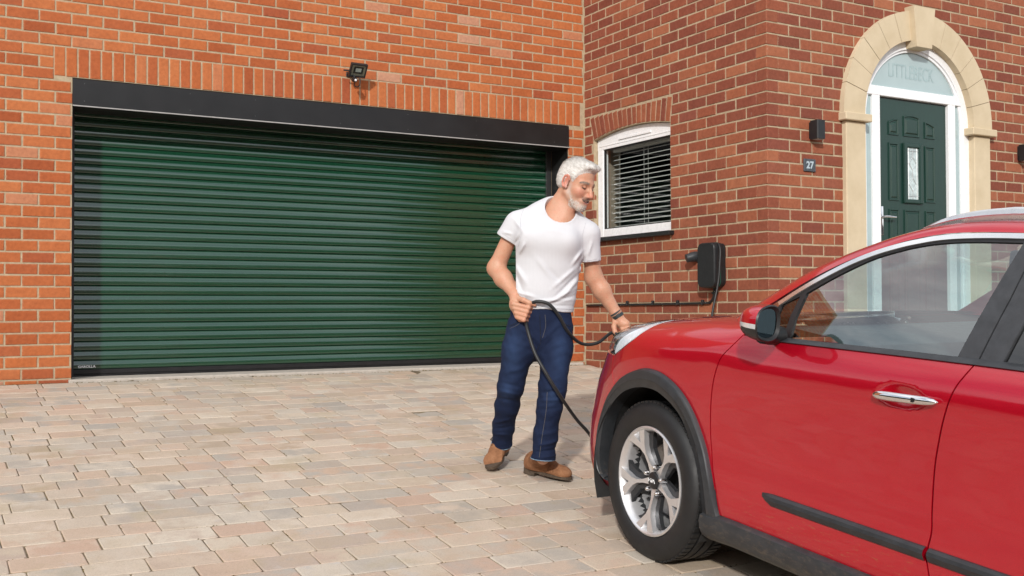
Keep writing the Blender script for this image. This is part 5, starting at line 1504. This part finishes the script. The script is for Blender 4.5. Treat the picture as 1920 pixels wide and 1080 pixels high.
whiskers('eyelashes', 260, (.045, 0, -.006), lash, M_LASH, (.003, .005), .0009, .0008, 1)
whiskers('beard', 900, (.02, 0, -.075), chin, M_BRD, (.006, .011), .0009, .003)
whiskers('jaw_stubble', 700, (.0, 0, -.05), jaw, M_BRD, (.003, .006), .0007, .0012)
whiskers('moustache', 170, (.04, 0, -.06), tash, M_MUS, (.006, .010), .0009, .002)
# ---- tee shirt
hem0, hem1 = q_(952, 573), q_(1078, 587)
S = [RC(q_(1014, 588, 0), q_(1019, 540, .0), .168, .160, .04, 1.42), RC(q_(1019, 540, 0), q_(1029, 470, .0), .160, .172, .05, 1.42), RC(q_(1029, 470, 0), q_(1035, 432, .01), .172, .158, .05, 1.42)]
S += [RC(q_(973, 420, .03), q_(1035, 405, .02), .058, .090, .05), RC(q_(1101, 437, .0), q_(1045, 408, .02), .056, .090, .05)]
slR, slL = q_(946, 457, .04), q_(1108, 496, .02)
S += [RC(q_(971, 422, .02), slR, .070, .066, .04), RC(q_(1101, 440, .0), slL, .064, .055, .04)]
S += [RC(q_(992, 445, -.075), q_(1062, 452, -.085), .062, .060, .06)]
dR = (slR-shR)/np.linalg.norm(slR-shR); dL = (slL-shL)/np.linalg.norm(slL-shL)
cR, cL = q_(953, 449, .04), q_(1108, 490, .02)
nk = q_(1051, 392, -.055); nkA = np.array([.18, -.62, .76]); nkA /= np.linalg.norm(nkA)
SF = [(1082, 500, 1030, 545, .0045, .010), (1085, 512, 1035, 562, -.004, .009), (1086, 522, 1050, 560, .0045, .009), (1080, 540, 1020, 572, .004, .009), (1080, 553, 1000, 580, -.004, .008), (1078, 562, 985, 566, .004, .008), (1076, 574, 960, 570, -.0035, .008),
      (962, 492, 990, 540, .0045, .011), (965, 508, 985, 560, -.004, .010), (958, 545, 1010, 560, .004, .008), (955, 556, 1020, 572, -.004, .008), (985, 455, 972, 480, .005, .009), (978, 440, 965, 462, -.004, .008), (1092, 470, 1070, 500, .005, .009), (1098, 480, 1085, 505, -.005, .008), (1000, 480, 1040, 530, .003, .014), (960, 405, 985, 445, .003, .010), (1110, 450, 1100, 485, .003, .008), (940, 435, 960, 440, .003, .007), (1020, 500, 1060, 540, -.003, .014), (1010, 430, 1060, 440, .002, .015)]
def shirt_post(d, Q):
    d = folds(d, Q, SF, 2.3)
    p = Q-nk; r = np.linalg.norm(p - np.outer(p @ nkA, nkA), axis=1)
    hole = np.maximum(r-.083, np.abs(p @ nkA)-.16); d = np.maximum(d, -hole)                # neck opening
    rib = np.sqrt((r-.088)**2 + np.minimum(0, 0*r)**2); d = d - .0022*np.exp(-(rib/.006)**2)*(np.abs(p @ nkA) < .12)
    zh = hem0[2] + (Q[:, 0]-hem0[0])*(hem1[2]-hem0[2])/(hem1[0]-hem0[0]) + .004*np.sin(Q[:, 0]*38)
    tor = np.abs(Q[:, 0]-q_(1014, 580)[0]) < .21
    d = np.where(tor, np.maximum(d, zh-Q[:, 2]), d)
    d = d - .0018*np.exp(-((Q[:, 2]-zh-.020)/.004)**2)*0
    m = (Q[:, 0] < q_(966, 450)[0]); d = np.where(m, np.maximum(d, (Q-cR) @ dR), d)
    m = (Q[:, 0] > q_(1089, 450)[0]) & (Q[:, 2] < q_(1100, 470)[2]); d = np.where(m, np.maximum(d, (Q-cL) @ dL), d)
    return d
def cloth_mat(name, col, rib=0):
    t = NT(name); Q = t.obj()
    sep = t.n('ShaderNodeSeparateXYZ'); t.l(Q, sep.inputs[0])
    w = t.math('SINE', t.math('MULTIPLY', sep.outputs[0], 900.))
    c = t.ramp(t.noise(14, 4, .6, Q), [(.3, tuple(x*.96 for x in col)), (.7, col)])
    return t.pbsdf(c, .9, 0, .15, normal=t.bump(t.math('ADD', t.math('MULTIPLY', w, rib), t.noise(120, 4, .7, Q)), .18, .0018))
shirt = organic('shirt', S, cloth_mat('white_cotton', (.58, .58, .60), .6), man, .0042, shirt_post)
# ---- jeans
J = [RC(q_(1014, 592, 0), q_(1013, 622, 0), .160, .155, .05, 1.40)]
J += chain([q_(979, 618, .02), q_(972, 655, .01), q_(958, 722, .045), q_(951, 760, .13), q_(944, 800, .22), q_(941, 836, .28)], [.083, .083, .067, .062, .056, .054], .03)
J += chain([q_(1044, 618, -.02), q_(1043, 655, -.03), q_(1036, 728, -.07), q_(1030, 765, -.065), q_(1023, 815, -.05), q_(1018, 866, -.045)], [.083, .082, .069, .062, .059, .061], .03)
JF = [(935, 700, 985, 690, .005, .012), (932, 715, 985, 728, -.006, .010), (930, 730, 978, 742, .006, .010), (928, 748, 970, 752, -.004, .010), (920, 800, 960, 790, .005, .009), (918, 812, 958, 806, -.005, .008), (918, 822, 958, 822, .005, .008), (1005, 720, 1060, 700, .005, .012), (1003, 735, 1062, 726, -.006, .010), (1000, 748, 1058, 745, .006, .010), (1000, 765, 1052, 760, -.004, .010),
      (1000, 832, 1052, 822, .007, .009), (998, 843, 1052, 838, -.007, .007), (998, 853, 1050, 850, .007, .007), (995, 812, 1048, 805, .004, .010), (970, 610, 1008, 640, .005, .010), (1050, 605, 1012, 640, .005, .010), (985, 625, 1012, 655, -.005, .009), (1040, 628, 1014, 658, -.005, .009), (960, 640, 1000, 650, .003, .012), (1060, 640, 1020, 652, .003, .012)]
hmR = (q_(941, 832, .275), q_(944, 795, .205)); hmL = (q_(1018, 861, -.045), q_(1021, 820, -.05))
def jean_post(d, Q):
    d = folds(d, Q, JF, 1.15) + .0016*np.sin(Q[:, 2]*95+Q[:, 0]*60+2*np.sin(Q[:, 0]*40))*np.sin(Q[:, 0]*70-Q[:, 2]*33)
    for a, b in (hmR, hmL):
        n = (a-b)/np.linalg.norm(a-b); m = np.linalg.norm((Q-a), axis=1) < .16; v = (Q-a) @ n
        d = np.where(m, np.maximum(d, v), d); d = np.where(m, d-.0025*((v > -.018) & (v < 0)), d)
    return np.maximum(d, Q[:, 2]-q_(1014, 575)[2])
def denim_mat():
    t = NT('blue_denim'); Q = t.obj(); a = t.n('ShaderNodeVertexColor', layer_name='tone').outputs[0]
    f = t.noise(520, 3, .7, t.vmul(Q, (1, 1, 1.6))); g = t.noise(24, 5, .65, Q)
    c = t.mix(t.ramp(f, [(.35, (0,)*3), (.65, (.45,)*3)]), a, t.mix(1, a, (1.5, 1.45, 1.4), 'MULTIPLY'))
    c = t.mix(t.ramp(g, [(.4, (0,)*3), (.75, (.4,)*3)]), c, t.mix(1, a, (.5, .5, .55), 'MULTIPLY'))
    return t.pbsdf(c, .85, 0, .2, normal=t.bump(f, .35, .0015))
def jean_col(V):
    c = np.tile(np.array([.0075, .0140, .040]), (len(V), 1)); k = np.zeros(len(V))
    for (x, y, w, h) in ((962, 660, .05, .14), (1050, 665, .04, .13), (950, 735, .035, .05), (1035, 740, .035, .05)):
        p = q_(x, y); k += .55*np.exp(-((V[:, 0]-p[0])/w)**2-((V[:, 2]-p[2])/h)**2)*(V[:, 1] < .06)
    k = np.clip(k, 0, 1)[:, None]; return c*(1-k)+np.array([.025, .050, .118])*k
jeans = organic('jeans', J, denim_mat(), man, .0042, jean_post, jean_col)
# stitched side seam and hem bands
M_STI = plain('pale_stitch', (.13, .12, .105), .8); M_HEM = plain('faded_hem', (.16, .24, .32), .85)
for a, b, rr in ((hmR[0], hmR[1], .0565), (hmL[0], hmL[1], .0635)):
    n = Vector((a-b)/np.linalg.norm(a-b)); o1 = n.orthogonal().normalized(); o2 = n.cross(o1); c0 = Vector(a)-n*.003
    MB().tube([tuple(c0+(o1*math.cos(t)+o2*math.sin(t))*rr) for t in np.linspace(0, 2*math.pi, 30)], .0026, 6).build('hem_edge', M_HEM, jeans, smooth=True)
def caster(o):
    bv = bvh_of(o)
    c0 = CAM-_G; c0 = Vector((c0 @ _e1, c0 @ _e2, c0[2]))
    def cast(px, py, lift=.0006):
        d = (Vector(q_(px, py, 0))-c0).normalized(); h = bv.ray_cast(c0, d)
        return None if h[0] is None else tuple(h[0]-d*lift)
    return cast
def seam(cast, pts, r, name, mat, par, n=8, lift=.0006):
    P_ = [cast(x, y, lift) for x, y in (tuple(p) for p in spline(pts, n))]; P_ = [p for p in P_ if p]
    if len(P_) > 2: MB().tube(P_, r, 5).build(name, mat, par, smooth=True)
cj = caster(jeans); M_STD = plain('dark_stitch', (.004, .006, .014), .9)
seam(cj, [(1026, 735), (1024, 770), (1017, 815), (1011, 858)], .0010, 'stitching', M_STI, jeans)
seam(cj, [(1012, 590), (1013, 615), (1014, 640)], .0018, 'fly_seam', M_STD, jeans)
seam(cj, [(1022, 590), (1023, 612), (1017, 634)], .0010, 'fly_stitch', M_STI, jeans)
seam(cj, [(978, 590), (970, 604), (955, 612)], .0018, 'pocket_seam', M_STD, jeans)
seam(cj, [(1052, 592), (1058, 606), (1068, 612)], .0018, 'pocket_seam', M_STD, jeans)
seam(cj, [(981, 592), (973, 607), (956, 616)], .0009, 'pocket_stitch', M_STI, jeans)
seam(cj, [(1014, 642), (1001, 670), (992, 700)], .0016, 'inner_seam', M_STD, jeans)
seam(cj, [(946, 600), (940, 650), (937, 700)], .0016, 'side_seam', M_STD, jeans)
cs_ = caster(shirt); M_SST = plain('white_stitch', (.42, .42, .44), .9)
seam(cs_, [(956, 566), (980, 572), (1014, 577), (1050, 579), (1076, 580)], .0009, 'hem_stitch', M_SST, shirt)
seam(cs_, [(941, 437), (953, 445), (966, 453)], .0009, 'sleeve_stitch', M_SST, shirt)
seam(cs_, [(1093, 487), (1107, 488), (1120, 485)], .0009, 'sleeve_stitch', M_SST, shirt)
seam(cs_, [(985, 385), (976, 410), (977, 440), (972, 462)], .0010, 'armhole_seam', M_SST, shirt)
seam(cs_, [(1098, 418), (1092, 445), (1094, 480)], .0010, 'armhole_seam', M_SST, shirt)
# ---- boots
M_SUEDE = None
def suede_mat():
    t = NT('tan_suede'); Q = t.obj(); g = t.noise(30, 5, .7, Q)
    c = t.ramp(g, [(.3, (.175, .078, .038)), (.55, (.27, .128, .064)), (.75, (.36, .19, .105))])
    return t.pbsdf(c, .9, 0, .2, normal=t.bump(t.noise(300, 4, .7, Q), .3, .0015))
M_SUEDE = suede_mat(); M_SOLE = plain('boot_sole', (.075, .052, .034), .8, var=.3, scale=60); M_LACE = plain('lace', (.022, .014, .010), .8)
def boot(heel, toe, up, lift):
    """heel, toe = ground points of the sole (man's frame); up = ankle point"""
    ax = (toe-heel); L_ = np.linalg.norm(ax); ax /= L_; sd = np.cross(ax, np.array([0, 0, 1.])); sd /= np.linalg.norm(sd); nz = np.cross(sd, ax)
    A = np.array([ax, sd, nz]); g = lambda a, b, c: heel+ax*a+sd*b+nz*c
    B_ = [EL(g(.048, 0, .050), (.050, .037, .052), A, .03), EL(g(.115, 0, .048), (.075, .041, .038), A, .03), EL(g(.200, 0, .040), (.064, .047, .034), A, .03), EL(g(.235, 0, .036), (.042, .042, .027), A, .03)]
    B_ += [RC(g(.055, 0, .06), up, .045, .046, .04), RC(g(.06, 0, .075), g(.15, 0, .060), .040, .034, .03)]
    def post(d, Q):
        c = (Q-heel) @ nz; a = (Q-heel) @ ax
        for x0 in (.165, .178, .19): d = d+.0022*np.exp(-((a-x0-.15*((Q-heel) @ nz-.05))/.004)**2)*(c > .03)
        d = np.maximum(d, .021-c); v = (Q-up) @ ((up-g(.055, 0, .06))/np.linalg.norm(up-g(.055, 0, .06)))
        return np.maximum(d, v-.018)
    bo = organic('boot', B_, M_SUEDE, man, .0036, post)
    # sole with welt and heel block
    out = []
    for t in np.linspace(0, 2*math.pi, 40, endpoint=False):
        c, s_ = math.cos(t), math.sin(t); a = .140+.142*c; w = .036+.013*sm(a, .09, .21)-.004*sm(a, .02, .10)*(1-sm(a, .10, .18))*1.5
        out.append((a, w*math.copysign(abs(s_)**.62, s_)))
    mb = MB()
    def ringv(z, k, cut=None): return [mb.bm.verts.new(tuple(g(a*1.0+(k-1)*.3*(a-.14), b*k, z if cut is None or a < cut else max(z, .008)))) for a, b in out]
    R0, R1, R2 = ringv(.0075, .97), ringv(.0085, 1.0), ringv(.0235, 1.02)
    for A_, C_ in ((R0, R1), (R1, R2)):
        for k in range(40): mb.bm.faces.new((A_[k], A_[(k+1) % 40], C_[(k+1) % 40], C_[k]))
    mb.bm.faces.new(R0[::-1]); mb.bm.faces.new(R2); mb.build('sole', M_SOLE, bo, angle=40)
    mb = MB(); hp_ = [(a, b) for a, b in out if a < .085]; hp_ = sorted(hp_, key=lambda p: math.atan2(p[1], p[0]-.045))
    mb.prism(hp_, -.010, .0075, lambda a, b, c: tuple(g(a, b*.96, c))); mb.build('heel', M_SOLE, bo)
    lc = MB()
    for i, x in enumerate((.118, .134, .150)):
        z = .113-.45*(x-.118)
        lc.tube([tuple(g(x-.012, -.022, z-.006)), tuple(g(x, 0, z+.002)), tuple(g(x+.008, .022, z-.008))], .0032, 6)
        lc.tube([tuple(g(x-.012, .022, z-.006)), tuple(g(x, 0, z+.0035)), tuple(g(x+.008, -.022, z-.008))], .0032, 6)
    for s_ in (-1, 1): lc.tube([tuple(p) for p in spline([g(.110, 0, .118), g(.118, s_*.022, .124), g(.126, s_*.036, .110), g(.116, s_*.018, .108), g(.110, 0, .118)], 5)], .0028, 6)
    lc.build('laces', M_LACE, bo, smooth=True)
    sm_ = MB()
    for s_ in (-1, 1): sm_.tube([tuple(p) for p in spline([g(.150, s_*.040, .028), g(.128, s_*.0435, .045), g(.108, s_*.036, .082), g(.100, s_*.030, .100)], 5)], .0014, 5)
    sm_.build('seam', M_LACE, bo)
def gp_(px, py):
    r = _F*FPX + _R2*(px-960) - _U2*(py-540); t = (GZ0+GSL*CAM[1]-CAM[2])/(r[2]-GSL*r[1]); p = CAM+r*t-_G; return np.array([p @ _e1, p @ _e2, p[2]])
tL, hL = gp_(1071, 905), gp_(993, 889); tL[2] += .004; hL[2] += .012
dl = (tL-hL)/np.linalg.norm(tL-hL); hL = tL-dl*.285
boot(hL, tL, q_(1019, 852, -.05), 0)
tR = gp_(918, 886); tR[2] += .006; hR = tR+np.array([.085, .250, .085]); dr_ = (tR-hR)/np.linalg.norm(tR-hR); hR = tR-dr_*.285
boot(hR, tR, q_(943, 822, .275), .05)
# ---- wristband
wb = MB(); n = Vector(q_(1167, 606, .05)-wrL).normalized(); c0 = Vector(wrL)+n*.004; o1 = n.orthogonal().normalized(); o2 = n.cross(o1)
rings = []
for dz, r in ((-.017, .0300), (-.016, .0325), (.016, .0325), (.017, .0300)):
    rings.append([wb.bm.verts.new(tuple(c0+n*dz+(o1*math.cos(t)+o2*math.sin(t)*1.0)*r)) for t in np.linspace(0, 2*math.pi, 28, endpoint=False)])
for A_, B_ in zip(rings, rings[1:]):
    for k in range(28): wb.bm.faces.new((A_[k], A_[(k+1) % 28], B_[(k+1) % 28], B_[k]))
wb.build('wristband', plain('grey_rubber_band', (.020, .028, .030), .55), man, angle=50)
# ================================================================ charging cable
def wpt(v): return MP @ Vector(v)
def cpt(X, Y, Z): return MC @ Vector((-X, Y, Z))
cab = thing('charging_cable', 'thick black charging cable looping from the hand to the car plug', 'cable', tuple(wpt(q_(986, 585, -.10))))
CI = Matrix.Translation(-cab.location)
pe0, pe1 = cpt(-.845, .25, .765), cpt(-1.095, .262, .782)
pts = [pe1 + (pe1-pe0).normalized()*-.01, pe1 + (pe1-pe0).normalized()*.03] + [wpt(q_(*v)) for v in ((1120, 643, .02), (1090, 644, -.02), (1065, 622, -.09), (1048, 592, -.13), (1030, 571, -.15), (1010, 565, -.15), (996, 569, -.13), (988, 577, -.106), (986, 590, -.104), (986, 602, -.11), (990, 622, -.15), (1003, 662, -.19), (1024, 700, -.22), (1050, 742, -.20), (1080, 785, -.10))]
w1 = wpt(q_(1110, 822, .0)); pts.append(w1)
def gpt(x, y): return Vector((x, y, gz(y)+.012))
end = [gpt(2.42, -3.30), gpt(2.62, -3.12), gpt(3.0, -2.95), gpt(3.5, -2.75), gpt(3.95, -2.45), gpt(4.15, -2.15), Vector((4.24, -2.03, -.08)), Vector((4.31, -1.985, .16)), Vector((4.37, -1.972, .40)), Vector((4.425, -1.968, .60)), Vector((4.445, -1.966, .76)), Vector((4.458, -1.955, .85)), Vector((4.465, -1.925, .895)), Vector((4.472, -1.88, .895))]
pts += end
o = MB().tube(spline([p[:] for p in pts], 8), .0088, 10).build('cable', plain('cable_black', (.014, .0145, .015), .5, var=.1), cab, smooth=True); o.matrix_parent_inverse = CI
d_ = (pe1-pe0).normalized()
pg = MB().tube([tuple(pe0+d_*t) for t in (0, .05, .052, .10, .16, .20, .215, .245)], [.029, .029, .026, .027, .024, .020, .0165, .0125], 16)
o = pg.build('plug', plain('plug_black', (.012, .0125, .013), .45), cab, angle=40); o.matrix_parent_inverse = CI
# ================================================================ hedge and houses added out of view to darken the paint and glass reflections
ZS = GZ0-GSL*9
def leaf_mat():
    t = NT('hedge_leaf'); return t.pbsdf(t.ramp(t.n('ShaderNodeNewGeometry').outputs['Random Per Island'], [(0, (.020, .045, .012)), (.5, (.035, .075, .020)), (1, (.060, .105, .030))]), .6, 0, .4)
M_LEAF = leaf_mat()
hg = thing('unseen_hedge', 'added unseen dark green hedge along the left edge of the drive', 'hedge', (-5.2, -4, gz(-4)))
mb = MB(); rh = random.Random(11)
prev = None
for i in range(13):
    y = -9+i*1.5; g0 = (gz(min(0, y-4)) - gz(-4))
    mb.box((-.38, y, g0-.1), (.38, y+1.52, g0+2.35), 0)
mb.build('core', plain('hedge_core', (.010, .016, .006), .9), hg)
mb = MB()
for i in range(7000):
    y = rh.uniform(-9, 10.5); g0 = gz(min(0, y-4)) - gz(-4)
    if rh.random() < .75: x, z = .42+rh.gauss(0, .05), rh.uniform(0, 2.45)
    else: x, z = rh.uniform(-.4, .45), 2.40+rh.gauss(0, .05)
    c = Vector((x, y, z+g0)); a = Vector((rh.gauss(0, 1), rh.gauss(0, 1), rh.gauss(0, 1))).normalized()*.045; b = a.orthogonal().normalized()*.025
    mb.bm.faces.new([mb.bm.verts.new(c+v) for v in (-a, b, a, -b)])
tag(mb.build('leaves', M_LEAF, hg, fix=False), kind='stuff')
M_NB = brick_mat('far_brick', H_ST, True); M_TILE = plain('roof_tile', (.09, .075, .07), .8, var=.3, scale=8)
M_WG = plain('far_glass', (.03, .035, .04), .1)
for i, x in enumerate((-15, -3.5, 8, 19.5)):
    nh = thing('unseen_house', ('added unseen red brick house across the road with a white door', 'added unseen red brick house across the road with a blue door', 'added unseen red brick house across the road with a black door', 'added unseen red brick house across the road with a green door')[i], 'house', (x, -25, ZS), group='unseen houses added across the road')
    MB().box((-4.4, -8, 0), (4.4, 0, 5.3)).build('wall', M_NB, nh)
    mb = MB().prism([(-8.4, 5.2), (.4, 5.2), (-4, 8.2)], -4.8, 4.8, lambda y, z, xx: (xx, y, z)); rf = mb.build('roof', M_TILE, nh)
    MB().box((2.6, -4.6, 7.0), (3.4, -3.6, 9.0)).build('chimney', M_NB, rf)
    for wx, wz in ((-3.2, .9), (.6, .9), (-3.2, 3.4), (.6, 3.4)):
        w = MB().box((wx, .0, wz), (wx+1.7, .05, wz+1.3)).build('window', M_UPVC, nh)
        for k in (0, 1): MB().box((wx+.08+k*.8, .051, wz+.08), (wx+.80+k*.8, .06, wz+1.22)).build('pane', M_WG, w)
    MB().box((3.0, 0, 0), (3.95, .06, 2.1)).build('door', plain('far_door', ((.7, .7, .7), (.05, .1, .3), (.02, .02, .02), (.02, .1, .05))[i], .4), nh)
